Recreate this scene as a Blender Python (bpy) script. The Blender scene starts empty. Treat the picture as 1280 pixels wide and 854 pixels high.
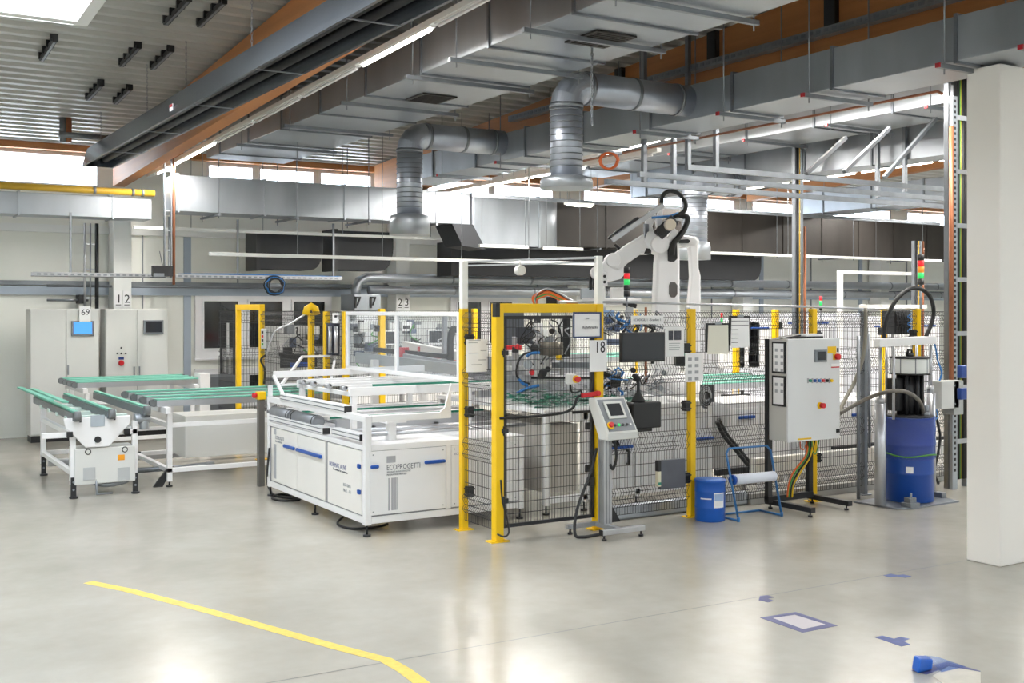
import bpy, math, random
from math import sin, cos, pi, radians, sqrt
from mathutils import Vector, Matrix
random.seed(7)
C = bpy.context.scene.collection
YAW = radians(31.6)
SN, CS = sin(YAW), cos(YAW)
CAMZ = 2.0
FPX, HY = 1390.0, 386.0
# ---- places in the building read off the photograph: X runs along the back wall, Y towards it ----
def ray(px, py):
    k = (px-640)/FPX; v = (HY-py)/FPX
    return (SN+CS*k, CS-SN*k, v)
def onY(px, py, Y):
    r = ray(px, py); t = Y/r[1]; return Vector((r[0]*t, Y, CAMZ+r[2]*t))
def onX(px, py, X):
    r = ray(px, py); t = X/r[0]; return Vector((X, r[1]*t, CAMZ+r[2]*t))
def onZ(px, py, z=0.0):
    r = ray(px, py); t = (z-CAMZ)/r[2]; return Vector((r[0]*t, r[1]*t, z))
def atd(px, py, d):
    r = ray(px, py); return Vector((r[0]*d, r[1]*d, CAMZ+r[2]*d))
def ceilz(Y): return 5.0-0.055*(Y-10.8)

# ---- mesh builder ----
class MB:
    def __init__(s): s.v = []; s.f = []; s.sm = []
    def add(s, vs, fs, smooth=False):
        o = len(s.v); s.v += [Vector(v) for v in vs]
        s.f += [tuple(i+o for i in f) for f in fs]; s.sm += [smooth]*len(fs); return s
    def box(s, x0, y0, z0, x1, y1, z1):
        x0, x1 = min(x0, x1), max(x0, x1); y0, y1 = min(y0, y1), max(y0, y1); z0, z1 = min(z0, z1), max(z0, z1)
        return s.add([(x0,y0,z0),(x1,y0,z0),(x1,y1,z0),(x0,y1,z0),(x0,y0,z1),(x1,y0,z1),(x1,y1,z1),(x0,y1,z1)],
              [(0,3,2,1),(4,5,6,7),(0,1,5,4),(1,2,6,5),(2,3,7,6),(3,0,4,7)])
    def cbox(s, c, sx, sy, sz, R=None):
        R = R or Matrix.Identity(3); c = Vector(c)
        vs = [c + R @ Vector((a*sx/2, b*sy/2, d*sz/2)) for d in (-1,1) for (a,b) in ((-1,-1),(1,-1),(1,1),(-1,1))]
        return s.add(vs, [(0,3,2,1),(4,5,6,7),(0,1,5,4),(1,2,6,5),(2,3,7,6),(3,0,4,7)])
    def bar(s, p0, p1, w, h=None, up=(0,0,1)):
        h = h or w; p0 = Vector(p0); p1 = Vector(p1); d = (p1-p0)
        L = d.length
        if L < 1e-6: return s
        d /= L; up = Vector(up)
        if abs(d.dot(up)) > .98: up = Vector((0,1,0)) if abs(d.z) > .9 else Vector((0,0,1))
        a = d.cross(up).normalized(); b = a.cross(d)
        R = Matrix((a, d, b)).transposed()
        return s.cbox((p0+p1)/2, w, L, h, R)
    def tube(s, pts, r, n=8, cap=True, smooth=True, radii=None):
        pts = [Vector(p) for p in pts]; N = len(pts); o = len(s.v); prev = None
        for i, p in enumerate(pts):
            if i == 0: t = pts[1]-pts[0]
            elif i == N-1: t = pts[-1]-pts[-2]
            else: t = (pts[i+1]-p).normalized()+(p-pts[i-1]).normalized()
            t.normalize()
            if prev is None:
                a = t.cross(Vector((0,0,1)))
                if a.length < .05: a = t.cross(Vector((1,0,0)))
            else:
                a = prev-t*prev.dot(t)
            a.normalize(); prev = a; b = t.cross(a)
            rr = radii[i] if radii else r
            for k in range(n):
                an = 2*pi*(k+.5)/n
                s.v.append(p+a*cos(an)*rr+b*sin(an)*rr)
        for i in range(N-1):
            for k in range(n):
                k2 = (k+1) % n
                s.f.append((o+i*n+k, o+i*n+k2, o+(i+1)*n+k2, o+(i+1)*n+k)); s.sm.append(smooth)
        if cap:
            s.f.append(tuple(o+k for k in range(n))[::-1]); s.sm.append(False)
            s.f.append(tuple(o+(N-1)*n+k for k in range(n))); s.sm.append(False)
        return s
    def cyl(s, p0, p1, r, n=16, r2=None):
        return s.tube([p0, p1], r, n, radii=[r, r if r2 is None else r2])
    def lathe(s, c, prof, n=24):
        c = Vector(c); o = len(s.v); N = len(prof)
        for (r, z) in prof:
            for k in range(n):
                a = 2*pi*k/n; s.v.append(c+Vector((r*cos(a), r*sin(a), z)))
        for i in range(N-1):
            for k in range(n):
                k2 = (k+1) % n
                s.f.append((o+i*n+k, o+i*n+k2, o+(i+1)*n+k2, o+(i+1)*n+k)); s.sm.append(True)
        s.f.append(tuple(o+k for k in range(n))[::-1]); s.sm.append(False)
        s.f.append(tuple(o+(N-1)*n+k for k in range(n))); s.sm.append(False)
        return s
    def prism(s, poly, off):
        """poly: list of 3D points in a plane, off: extrusion vector"""
        off = Vector(off); n = len(poly); P = [Vector(p) for p in poly]
        return s.add(P+[p+off for p in P], [tuple(range(n))[::-1], tuple(range(n, 2*n))] +
                     [(i, (i+1) % n, n+(i+1) % n, n+i) for i in range(n)])
WM = {}
def wm(o):
    M = WM.get(o.name, Matrix.Identity(4)); return M
def spline(pts, k=6):
    P = [Vector(p) for p in pts]; P = [2*P[0]-P[1]]+P+[2*P[-1]-P[-2]]; out = []
    for i in range(1, len(P)-2):
        for j in range(k):
            t = j/k; a, b, c, d = P[i-1], P[i], P[i+1], P[i+2]
            out.append(.5*((2*b)+(c-a)*t+(2*a-5*b+4*c-d)*t*t+(3*b-a-3*c+d)*t**3))
    out.append(P[-2]); return out
def tag(o, label=None, cat=None, group=None, kind=None):
    if label: o['label'] = label
    if cat: o['category'] = cat
    if group: o['group'] = group
    if kind: o['kind'] = kind
    return o
def obj(name, mb, m, parent=None, bevel=0, label=None, kind=None):
    me = bpy.data.meshes.new(name)
    M = wm(parent) if parent else Matrix.Identity(4)
    Mi = M.inverted()
    me.from_pydata([Mi @ v for v in mb.v], [], mb.f)
    me.polygons.foreach_set('use_smooth', mb.sm)
    me.validate(); me.update()
    import bmesh
    bm = bmesh.new(); bm.from_mesh(me); bmesh.ops.recalc_face_normals(bm, faces=bm.faces); bm.to_mesh(me); bm.free()
    me.materials.append(m)
    o = bpy.data.objects.new(name, me); C.objects.link(o)
    if parent: o.parent = parent
    WM[o.name] = M
    if bevel:
        b = o.modifiers.new('Bevel', 'BEVEL'); b.width = bevel; b.segments = 2; b.limit_method = 'ANGLE'; b.angle_limit = radians(50)
    if label: o['label'] = label
    if kind: o['kind'] = kind
    return o
def thing(name, label, cat, loc=(0,0,0), group=None, rz=0):
    o = bpy.data.objects.new(name, None); C.objects.link(o)
    o.empty_display_size = .1
    o.location = loc; o.rotation_euler = (0, 0, rz)
    WM[o.name] = Matrix.Translation(Vector(loc)) @ Matrix.Rotation(rz, 4, 'Z')
    return tag(o, label, cat, group)
def dup(root, loc, rz=0, label=None, group=None):
    r = root.copy(); C.objects.link(r); r.location = loc; r.rotation_euler = (0, 0, rz)
    if label: r['label'] = label
    if group: r['group'] = group
    def rec(a, b):
        for ch in list(a.children):
            c = ch.copy(); C.objects.link(c); c.parent = b; rec(ch, c)
    rec(root, r); return r
def text(name, body, loc, size, m, parent, face='-Y', ext=.001, align='LEFT', sx=1.0):
    cu = bpy.data.curves.new(name, 'FONT'); cu.body = body; cu.size = size; cu.extrude = ext; cu.align_x = align
    cu.resolution_u = 2
    o = bpy.data.objects.new(name, cu); C.objects.link(o); cu.materials.append(m)
    R = Matrix.Rotation(radians(90), 4, 'X')
    if face == '-X': R = Matrix.Rotation(radians(-90), 4, 'Z') @ R
    elif isinstance(face, float): R = Matrix.Rotation(face, 4, 'Z') @ R
    M = Matrix.Translation(Vector(loc)) @ R @ Matrix.Diagonal((sx, 1, 1, 1))
    if parent: o.parent = parent; M = wm(parent).inverted() @ M
    o.matrix_local = M
    me = bpy.data.meshes.new_from_object(o); q = bpy.data.objects.new(name, me); C.objects.link(q)
    if parent: q.parent = parent
    q.matrix_local = M; bpy.data.objects.remove(o); q.name = name
    return q

# ---- materials ----
def srgb(c):
    if isinstance(c, str): c = [int(c[i:i+2], 16)/255 for i in (0, 2, 4)]
    return tuple((x/12.92 if x <= .04045 else ((x+.055)/1.055)**2.4) for x in c)+(1,)
def mat(name, col, rough=.5, metal=0, var=0, vscale=3, bump=0, bscale=40, stretch=(1,1,1), rvar=0, spec=.5):
    m = bpy.data.materials.new(name); m.use_nodes = True; nt = m.node_tree; b = nt.nodes['Principled BSDF']
    c = srgb(col); b.inputs['Base Color'].default_value = c
    b.inputs['Roughness'].default_value = rough; b.inputs['Metallic'].default_value = metal
    b.inputs['Specular IOR Level'].default_value = spec
    tc = nt.nodes.new('ShaderNodeTexCoord'); mp = nt.nodes.new('ShaderNodeMapping'); mp.inputs['Scale'].default_value = stretch
    nt.links.new(tc.outputs['Object'], mp.inputs['Vector'])
    n = nt.nodes.new('ShaderNodeTexNoise'); n.inputs['Scale'].default_value = vscale; n.inputs['Detail'].default_value = 5
    nt.links.new(mp.outputs['Vector'], n.inputs['Vector'])
    if var:
        r = nt.nodes.new('ShaderNodeMapRange'); r.inputs['From Min'].default_value = .3; r.inputs['From Max'].default_value = .7
        r.inputs['To Min'].default_value = 1-var; r.inputs['To Max'].default_value = 1+var*.6
        nt.links.new(n.outputs['Fac'], r.inputs['Value'])
        mx = nt.nodes.new('ShaderNodeVectorMath'); mx.operation = 'SCALE'; mx.inputs[0].default_value = c[:3]
        nt.links.new(r.outputs['Result'], mx.inputs['Scale']); nt.links.new(mx.outputs['Vector'], b.inputs['Base Color'])
    if rvar:
        r = nt.nodes.new('ShaderNodeMapRange'); r.inputs['From Min'].default_value = .3; r.inputs['From Max'].default_value = .7
        r.inputs['To Min'].default_value = rough-rvar; r.inputs['To Max'].default_value = rough+rvar
        nt.links.new(n.outputs['Fac'], r.inputs['Value']); nt.links.new(r.outputs['Result'], b.inputs['Roughness'])
    if bump:
        n2 = nt.nodes.new('ShaderNodeTexNoise'); n2.inputs['Scale'].default_value = bscale
        nt.links.new(mp.outputs['Vector'], n2.inputs['Vector'])
        bp = nt.nodes.new('ShaderNodeBump'); bp.inputs['Strength'].default_value = bump; bp.inputs['Distance'].default_value = .01
        nt.links.new(n2.outputs['Fac'], bp.inputs['Height']); nt.links.new(bp.outputs['Normal'], b.inputs['Normal'])
    return m
def emis(name, col, strength):
    m = mat(name, col, .5); b = m.node_tree.nodes['Principled BSDF']
    b.inputs['Emission Color'].default_value = srgb(col); b.inputs['Emission Strength'].default_value = strength
    return m
def glassy(name, tint, alpha, rough=.1):
    m = bpy.data.materials.new(name); m.use_nodes = True; nt = m.node_tree; nt.nodes.clear()
    out = nt.nodes.new('ShaderNodeOutputMaterial'); mix = nt.nodes.new('ShaderNodeMixShader')
    tr = nt.nodes.new('ShaderNodeBsdfTransparent'); tr.inputs[0].default_value = srgb(tint)
    g = nt.nodes.new('ShaderNodeBsdfPrincipled'); g.inputs['Base Color'].default_value = srgb(tint); g.inputs['Roughness'].default_value = rough
    mix.inputs[0].default_value = alpha
    nt.links.new(tr.outputs[0], mix.inputs[1]); nt.links.new(g.outputs[0], mix.inputs[2]); nt.links.new(mix.outputs[0], out.inputs[0])
    return m
galv = mat('galvanised_sheet', 'adb3ba', .36, .68, .16, 2.2, rvar=.08, stretch=(1,1,.35))
galvd = mat('galvanised_dull', '858a90', .42, .7, .2, 3, rvar=.08)
galvpipe = mat('galvanised_spiral', 'b4bac6', .36, .8, .1, 4)
steel = mat('steel_rail', '8f949a', .42, .75, .12, 8)
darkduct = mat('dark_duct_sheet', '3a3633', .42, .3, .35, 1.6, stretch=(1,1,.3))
blackrubber = mat('black_rubber', '1b1c1e', .55)
black = mat('black_paint', '222326', .45)
blackcloth = mat('charcoal_cowl', '26282c', .6, 0, .12, 2)
heatdark = mat('heater_lining', '242528', .5, .4, .3, 5)
heatsteel = mat('heater_steel', '565c66', .24, .9, .12, 3)
white = mat('white_powder_coat', 'e9e9ea', .35, 0, .03, 2)
whitew = mat('warm_white_panel', 'e8e6e1', .4, 0, .03, 2)
cabgrey = mat('cabinet_light_grey', 'd3d4d1', .4, 0, .03, 2)
wallm = mat('wall_panel_cream', 'f0f1ea', .55, 0, .04, .8)
wallw = mat('wall_white', 'eceeec', .5)
framew = mat('window_frame_white', 'eeeef0', .4)
mullblue = mat('wall_joint_blue_grey', 'aab6c4', .5)
yellow = mat('safety_yellow', 'f2c40a', .38, 0, .05, 3)
alu = mat('aluminium_profile', 'bcbec3', .3, .7, .06, 6)
green = mat('green_belt', '79c0ab', .55, 0, .1, 6)
greend = mat('green_belt_edge', '2f8a72', .55)
blueh = mat('blue_handle', '1d4fa3', .35)
bluedrum = mat('blue_drum_paint', '1459b8', .3, 0, .05, 3)
bluetube = mat('blue_tube_paint', '2f6ea8', .35)
bluetape = mat('blue_floor_tape', '2a4080', .5, 0, .15, 20)
purpletape = mat('violet_floor_tape', '474a78', .5, 0, .1, 20)
paper = mat('paper', 'f1f1f2', .7)
papergrey = mat('paper_print_grey', 'a9abb0', .7)
ink = mat('ink', '23242a', .6)
inkgrey = mat('ink_grey', '6d7078', .6)
inkblue = mat('ink_blue', '8388a6', .6)
red = mat('red_plastic', 'd0202a', .4)
orange = mat('orange_hose', 'e0692a', .5)
copper = mat('copper_pipe', 'a5694a', .4, .5, .15, 8)
yellowpipe = mat('yellow_gas_pipe', 'c9a22e', .45)
greenw = mat('green_wire', '4f9a4a', .5)
bluew = mat('blue_wire', '2a73b8', .45)
screen = mat('black_screen', '2b2f36', .18, 0)
screenlit = emis('lit_screen', '3f7fe0', 1.2)
darkglass = mat('dark_window_glass', '25282b', .08, 0, .3, 2, spec=.8)
beige = mat('robot_cap_beige', 'cfc5b4', .5)
pcb = mat('green_solar_foil', '2f7a62', .4, 0, .3, 20)
tape = mat('yellow_floor_paint', 'dcc15c', .5, 0, .12, 25)
concrete = mat('floor_seam', '6f6d69', .7)
lampglow = emis('lit_tube', 'fff8ec', 14)
ledr = emis('red_lens', 'd8202a', .5); ledg = emis('green_lens', '30c060', .6); ledo = emis('orange_lens', 'd88020', .3)
ledr2 = mat('red_lens_off', 'b01c28', .3); 
film = glassy('clear_wrap_film', 'b4c6f0', .14, .1)
clearsky = glassy('roof_light_sheet', 'f6f8fa', .12, .3)
clearpane = glassy('window_pane', 'f4f7fa', .06, .05)
# glulam
def wood():
    m = mat('glulam_timber', 'b87a45', .55, 0, .18, 1.6, stretch=(1.5,.25,7))
    return m
glulam = wood()
# floor
def floormat():
    m = bpy.data.materials.new('epoxy_floor'); m.use_nodes = True; nt = m.node_tree; b = nt.nodes['Principled BSDF']
    tc = nt.nodes.new('ShaderNodeTexCoord')
    n = nt.nodes.new('ShaderNodeTexNoise'); n.inputs['Scale'].default_value = .7; n.inputs['Detail'].default_value = 8; n.inputs['Roughness'].default_value = .6
    n2 = nt.nodes.new('ShaderNodeTexNoise'); n2.inputs['Scale'].default_value = 9; n2.inputs['Detail'].default_value = 6
    nt.links.new(tc.outputs['Object'], n.inputs['Vector']); nt.links.new(tc.outputs['Object'], n2.inputs['Vector'])
    cr = nt.nodes.new('ShaderNodeValToRGB'); cr.color_ramp.elements[0].position = .3; cr.color_ramp.elements[1].position = .72
    cr.color_ramp.elements[0].color = srgb('a29d92'); cr.color_ramp.elements[1].color = srgb('b6b2a8')
    nt.links.new(n.outputs['Fac'], cr.inputs['Fac'])
    mx = nt.nodes.new('ShaderNodeMixRGB'); mx.blend_type = 'MULTIPLY'; mx.inputs[0].default_value = .12
    nt.links.new(cr.outputs[0], mx.inputs[1]); nt.links.new(n2.outputs['Fac'], mx.inputs[2]); nt.links.new(mx.outputs[0], b.inputs['Base Color'])
    r = nt.nodes.new('ShaderNodeMapRange'); r.inputs['From Min'].default_value = .3; r.inputs['From Max'].default_value = .7
    r.inputs['To Min'].default_value = .19; r.inputs['To Max'].default_value = .262
    nt.links.new(n.outputs['Fac'], r.inputs['Value']); nt.links.new(r.outputs[0], b.inputs['Roughness'])
    bp = nt.nodes.new('ShaderNodeBump'); bp.inputs['Strength'].default_value = .06; bp.inputs['Distance'].default_value = .02
    n3 = nt.nodes.new('ShaderNodeTexNoise'); n3.inputs['Scale'].default_value = 2.5; n3.inputs['Detail'].default_value = 3
    nt.links.new(tc.outputs['Object'], n3.inputs['Vector']); nt.links.new(n3.outputs['Fac'], bp.inputs['Height']); nt.links.new(bp.outputs[0], b.inputs['Normal'])
    b.inputs['Specular IOR Level'].default_value = .6
    return m
floorm = floormat()
roofm = mat('roof_sheet', 'b4b5b0', .45, .25, .06, 1)

# ======================= THE ROOM =======================
XW0, XW1, YW0, YW1 = -5.0, 30.0, -5.0, 18.7
f = MB(); f.box(XW0-.2, YW0-.2, -.2, XW1+.2, YW1+.3, 0); obj('floor', f, floorm, kind='structure')
# roof sheets; one opening is in view, the others are added for even light
HOLES = [(-3.9, -2.1), (.35, 2.15), (5.3, 7.0), (9.8, 11.6), (14.3, 16.1), (18.8, 20.6), (23.3, 25.1)]
HY_ = [(-3.6, -.2), (2.2, 5.6), (8.55, 11.9)]
HSET = {-3.6: HOLES, 2.2: [HOLES[0], HOLES[1], HOLES[4], HOLES[6]], 8.55: [HOLES[0], HOLES[1], HOLES[6]]}
def hole_at(x, y0, y1):
    for (a, b) in HY_:
        if y0 >= a-1e-6 and y1 <= b+1e-6:
            return HOLES if a < 8 else [HOLES[1], HOLES[6]]
    return []
rf = MB(); pitch = .272; y = YW0
prof = [(0, 0), (.09, 0), (.12, .075), (.242, .075), (.272, 0)]
ys = []
while y < YW1: ys.append(y); y += pitch
for y in ys:
    hs = []
    for (a, b) in HY_:
        if y+pitch > a and y < b: hs = HSET[a]
    xs = [XW0]+[q for h in hs for q in h]+[XW1]
    for i in range(0, len(xs), 2):
        for j in range(len(prof)-1):
            (d0, h0), (d1, h1) = prof[j], prof[j+1]
            ya, yb = y+d0, y+d1
            rf.add([(xs[i], ya, ceilz(ya)+h0), (xs[i+1], ya, ceilz(ya)+h0), (xs[i+1], yb, ceilz(yb)+h1), (xs[i], yb, ceilz(yb)+h1)], [(0,1,2,3)])
obj('ceiling', rf, roofm, kind='structure')
n_w = 0
for (a, b) in HY_:
    for h in HSET[a]:
        # round the opening to whole roof ribs
        ya = max(q for q in ys if q < a+1e-6 or q == ys[0]); yb = min([q for q in ys if q >= b]+[b])
        n_w += 1
        fr = MB(); t = .12; z0 = lambda yy: ceilz(yy)-.03
        def curb(xa, y_a, xb, y_b):
            fr.add([(xa,y_a,z0(y_a)),(xb,y_a,z0(y_a)),(xb,y_b,z0(y_b)),(xa,y_b,z0(y_b)),
                    (xa,y_a,z0(y_a)+.42),(xb,y_a,z0(y_a)+.42),(xb,y_b,z0(y_b)+.42),(xa,y_b,z0(y_b)+.42)],
                   [(0,3,2,1),(4,5,6,7),(0,1,5,4),(1,2,6,5),(2,3,7,6),(3,0,4,7)])
        curb(h[0]-t, ya-t, h[0], yb+t); curb(h[1], ya-t, h[1]+t, yb+t); curb(h[0], ya-t, h[1], ya); curb(h[0], yb, h[1], yb+t)
        w = obj('window_%d' % n_w, fr, wallw, kind='structure')  # roof-light curb; those out of view are added to even out the light
        pn = MB(); pn.add([(h[0],ya,z0(ya)+.40),(h[1],ya,z0(ya)+.40),(h[1],yb,z0(yb)+.40),(h[0],yb,z0(yb)+.40)], [(0,1,2,3)])
        obj('pane', pn, clearsky, w)
        li = bpy.data.lights.new('portal', 'AREA'); li.shape = 'RECTANGLE'; li.size = h[1]-h[0]; li.size_y = yb-ya
        li.cycles.is_portal = True
        lo = bpy.data.objects.new('roof_light_portal', li); C.objects.link(lo); lo.location = ((h[0]+h[1])/2, (ya+yb)/2, z0((ya+yb)/2)+.38)
        lo.rotation_euler = (-math.atan(.055), 0, 0)
# walls
w = MB(); w.box(XW0-.2, YW0-.2, 0, XW0, YW1+.2, 6.2); obj('wall_left', w, wallm, kind='structure')
w = MB(); w.box(XW1, YW0-.2, 0, XW1+.2, YW1+.2, 6.2); obj('wall_right', w, wallm, kind='structure')
w = MB(); w.box(XW0, YW0-.2, 0, XW1, YW0, 6.2); obj('wall_front', w, wallm, kind='structure')
# back wall: panels up to the window band, lintel above, piers between windows
WZ0, WZ1 = 3.93, 4.47
bw = MB(); bw.box(XW0, YW1, 0, XW1, YW1+.2, WZ0); bw.box(XW0, YW1, WZ1, XW1, YW1+.2, 5.3)
WIN = [(1.6, 3.72), (5.45, 6.28), (6.34, 7.4), (7.46, 8.5), (9.6, 11.0), (11.06, 12.5), (13.2, 15.2), (15.3, 17.4), (17.9, 20.2), (20.3, 22.6), (23.2, 25.6), (26, 28.5)]
xx = XW0
for (a, b) in WIN:
    bw.box(xx, YW1, WZ0, a, YW1+.2, WZ1); xx = b
bw.box(xx, YW1, WZ0, XW1, YW1+.2, WZ1)
obj('wall_back', bw, wallm, kind='structure')
for (a, b) in WIN:
    n_w += 1; t = .045
    fr = MB(); y0, y1 = YW1-.01, YW1+.14
    fr.box(a, y0, WZ0, a+t, y1, WZ1); fr.box(b-t, y0, WZ0, b, y1, WZ1); fr.box(a+t, y0, WZ0, b-t, y1, WZ0+t); fr.box(a+t, y0, WZ1-t, b-t, y1, WZ1)
    w = obj('window_%d' % n_w, fr, framew, kind='structure')
    pn = MB(); pn.box(a+t, YW1+.06, WZ0+t, b-t, YW1+.07, WZ1-t); obj('pane', pn, clearpane, w)
    li = bpy.data.lights.new('portal', 'AREA'); li.shape = 'RECTANGLE'; li.size = b-a; li.size_y = WZ1-WZ0; li.cycles.is_portal = True
    lo = bpy.data.objects.new('window_portal', li); C.objects.link(lo); lo.location = ((a+b)/2, YW1+.15, (WZ0+WZ1)/2); lo.rotation_euler = (radians(-90), 0, 0)
# joints between wall panels
jn = [onY(px, 300, YW1).x for px in (178, 234, 297)]+[9.0, 10.4, 12.1, 13.5, 15.2, 16.7, 18.2, 19.8, 21.5, 23.2, 25, 27]
for i, x in enumerate(jn):
    s = MB(); wdt = .12 if i in (1, 4, 7, 9, 11) else .02
    s.box(x-wdt/2, YW1-.02, 0, x+wdt/2, YW1, 3.3); obj('trim_%d' % (i+1), s, mullblue if wdt > .1 else galvd, kind='structure')
# horizontal ledge under the ducts and service rails on the wall
s = MB(); s.box(2.0, YW1-.10, 3.20, 28, YW1, 3.32); obj('trim_20', s, wallw, kind='structure')
s = MB(); s.box(2.0, YW1-.08, 2.22, 28, YW1, 2.36); obj('trim_21', s, mullblue, kind='structure')
s = MB(); s.box(2.0, YW1-.12, 2.37, 28, YW1, 2.44); obj('trim_22', s, galvd, kind='structure')
# columns carrying the beams
COLX = [onY(151, 300, 18.4).x, onY(500, 300, 18.4).x, 12.9, 17.4, 21.9]
for i, x in enumerate(COLX):
    s = MB(); s.box(x-.14, 18.28, 0, x+.14, 18.66, 3.92); c = obj('column_%d' % (i+1), s, wallw, kind='structure', bevel=.01)
# timber beams
def beam(i, x, zb0, ya, yb, drop=.95):
    s = MB(); wd = .09
    za, zb = ceilz(ya)-.02, ceilz(yb)-.02
    s.add([(x-wd,ya,za-drop),(x+wd,ya,za-drop),(x+wd,yb,zb-drop+.32),(x-wd,yb,zb-drop+.32),(x-wd,ya,za),(x+wd,ya,za),(x+wd,yb,zb),(x-wd,yb,zb)],
          [(0,3,2,1),(4,5,6,7),(0,1,5,4),(1,2,6,5),(2,3,7,6),(3,0,4,7)])
    return obj('ceiling_beam', s, glulam, kind='structure')
for i, x in enumerate((-.6, 3.93, 8.45, 12.95, 17.45, 21.95)): beam(i, x, 4, YW0, 18.3, .95 if x < 10 else .5)
s = MB(); s.box(1.0, 18.5, 4.48, 28, 18.66, 4.60); obj('ceiling_beam', s, glulam, kind='structure')
# ======================= CEILING SERVICES =======================
def duct_y(label, x0, x1, z0, z1, ya, yb, m=galv, step=1.25, name='ventilation_duct'):
    t = thing(name, label, 'duct', ((x0+x1)/2, (ya+yb)/2, z0))
    b = MB(); b.box(x0, ya, z0, x1, yb, z1); obj('duct_body', b, m, t, .006)
    y = ya+.02
    while y < yb:
        s = MB(); e = .018
        s.box(x0-e, y, z0-e, x1+e, y+.03, z0); s.box(x0-e, y, z1, x1+e, y+.03, z1+e); s.box(x0-e, y, z0, x0, y+.03, z1); s.box(x1, y, z0, x1+e, y+.03, z1)
        obj('flange', s, galvd, t); y += step
    return t
def duct_x(label, x0, x1, y0, y1, z0, z1, m=galv, step=1.3, name='ventilation_duct'):
    t = thing(name, label, 'duct', ((x0+x1)/2, (y0+y1)/2, z0))
    b = MB(); b.box(x0, y0, z0, x1, y1, z1); obj('duct_body', b, m, t, .006)
    x = x0+.02
    while x < x1:
        s = MB(); e = .018
        s.box(x, y0-e, z0-e, x+.03, y1+e, z0); s.box(x, y0-e, z1, x+.03, y1+e, z1+e); s.box(x, y0-e, z0, x+.03, y0, z1); s.box(x, y1, z0, x+.03, y1+e, z1)
        obj('flange', s, m, t); x += step
    return t
def hanger(label, x0, x1, y, z, grp, cap=True, ztop=None):
    """strut under a duct hung on two threaded rods"""
    t = thing('duct_hanger', label, 'hanger', ((x0+x1)/2, y, z), grp)
    s = MB(); s.box(x0-.13, y-.02, z-.055, x1+.1, y+.02, z-.018); obj('rail', s, steel, t)
    for x in (x0-.06, x1+.06):
        r = MB(); r.cyl((x, y, z-.10), (x, y, ztop or ceilz(y)+.01), .007, 6); obj('rod', r, steel, t)
    if cap:
        c = MB(); c.box(x0-.146, y-.02, z-.054, x0-.13, y+.02, z-.018); obj('end_cap', c, ledr2, t, label='red end cap')
    return t
big = duct_y('large galvanised duct below the ceiling, the nearest and widest, beside the strip of lights', 4.72, 5.9, 4.2, 4.60, 3.0, 16.2)
for i, y in enumerate((6.2, 7.3, 8.5, 9.35, 10.9, 12.6, 14.4)):
    hanger('steel strut hanging under the widest duct, %s from the camera end' % ('first','second','third','fourth','fifth','sixth','seventh')[i], 4.72, 5.9, y, 4.2, 'struts under the widest duct', cap=False)
# inspection grilles under the duct
for i, (y0, y1) in enumerate(((7.1, 7.55), (10.1, 10.5))):
    s = MB(); s.box(5.15, y0, 4.182, 5.55, y1, 4.197)
    for k in range(9): s.box(5.18, y0+.03+k*.045, 4.176, 5.52, y0+.04+k*.045, 4.182)
    tag(obj('air_grille', s, darkduct), 'dark air grille set in the underside of the widest duct, %s one' % ('nearer', 'farther')[i], 'grille', 'grilles under the widest duct')
mid = duct_y('long galvanised duct the two round pipes branch from, beside the second timber beam', 7.45, 8.1, 3.92, 4.27, 3.0, 15.4)
for i, y in enumerate((3.95, 4.9, 5.6, 7.0, 8.1, 9.4, 10.8, 12.3, 13.9)):
    hanger('steel strut with red cap under the duct with round branches, %s from the right' % ('first','second','third','fourth','fifth','sixth','seventh','eighth','ninth')[i], 7.45, 8.1, y, 3.92, 'struts under the duct with round branches')
duct_y('bright lit duct under the second bay lights, right of the long duct', 10.9, 11.9, 4.36, 4.72, 7.7, 16.2)
for i, y in enumerate((8.4, 9.9, 11.4, 13.0)):
    hanger('steel strut under the brightly lit duct, %s from the camera end' % ('first','second','third','fourth')[i], 10.9, 11.9, y, 4.36, 'struts under the lit duct')
duct_y('bluish duct in the third bay under the far timber beam', 12.35, 12.8, 4.0, 4.45, 8.0, 16.0)
duct_y('pale duct in the farthest visible bay, above the strut rails', 17.6, 18.4, 4.0, 4.45, 10.0, 17.0)
# crosswise ducts at the back
duct_x('silver cross duct in front of the clerestory windows, left half of the back wall', 4.3, 9.2, 16.3, 16.95, 3.42, 3.95)
duct_x('small silver duct on the back wall under the yellow gas pipe', 1.0, 4.2, 17.3, 17.8, 3.36, 3.68)
duct_x('deep silver cross duct with a rounded end, behind the first round pipe', 9.25, 10.7, 16.3, 17.1, 3.08, 3.95)
s = MB(); s.lathe((10.72, 16.7, 3.08), [(.4, 0), (.42, .02), (.42, .85), (.4, .87)], 24)
e_ = obj('duct_end', s, galv, bpy.data.objects['ventilation_duct.007'] if 'ventilation_duct.007' in bpy.data.objects else None)
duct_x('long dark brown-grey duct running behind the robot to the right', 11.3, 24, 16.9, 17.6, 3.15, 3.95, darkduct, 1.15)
# dark sheet-metal transition piece under the cross duct
a = onY(588, 277, 16.2); b_ = onY(601, 303, 16.2)
s = MB(); s.prism([(a.x-.35, 16.2, 3.41), (a.x+.05, 16.2, 3.41), (b_.x+.1, 16.2, 3.0), (b_.x-.35, 16.2, 3.05)], (0, .6, 0))
tag(obj('duct_transition', s, blackcloth), 'dark slanted sheet-metal transition under the end of the cross duct', 'duct')
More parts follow.
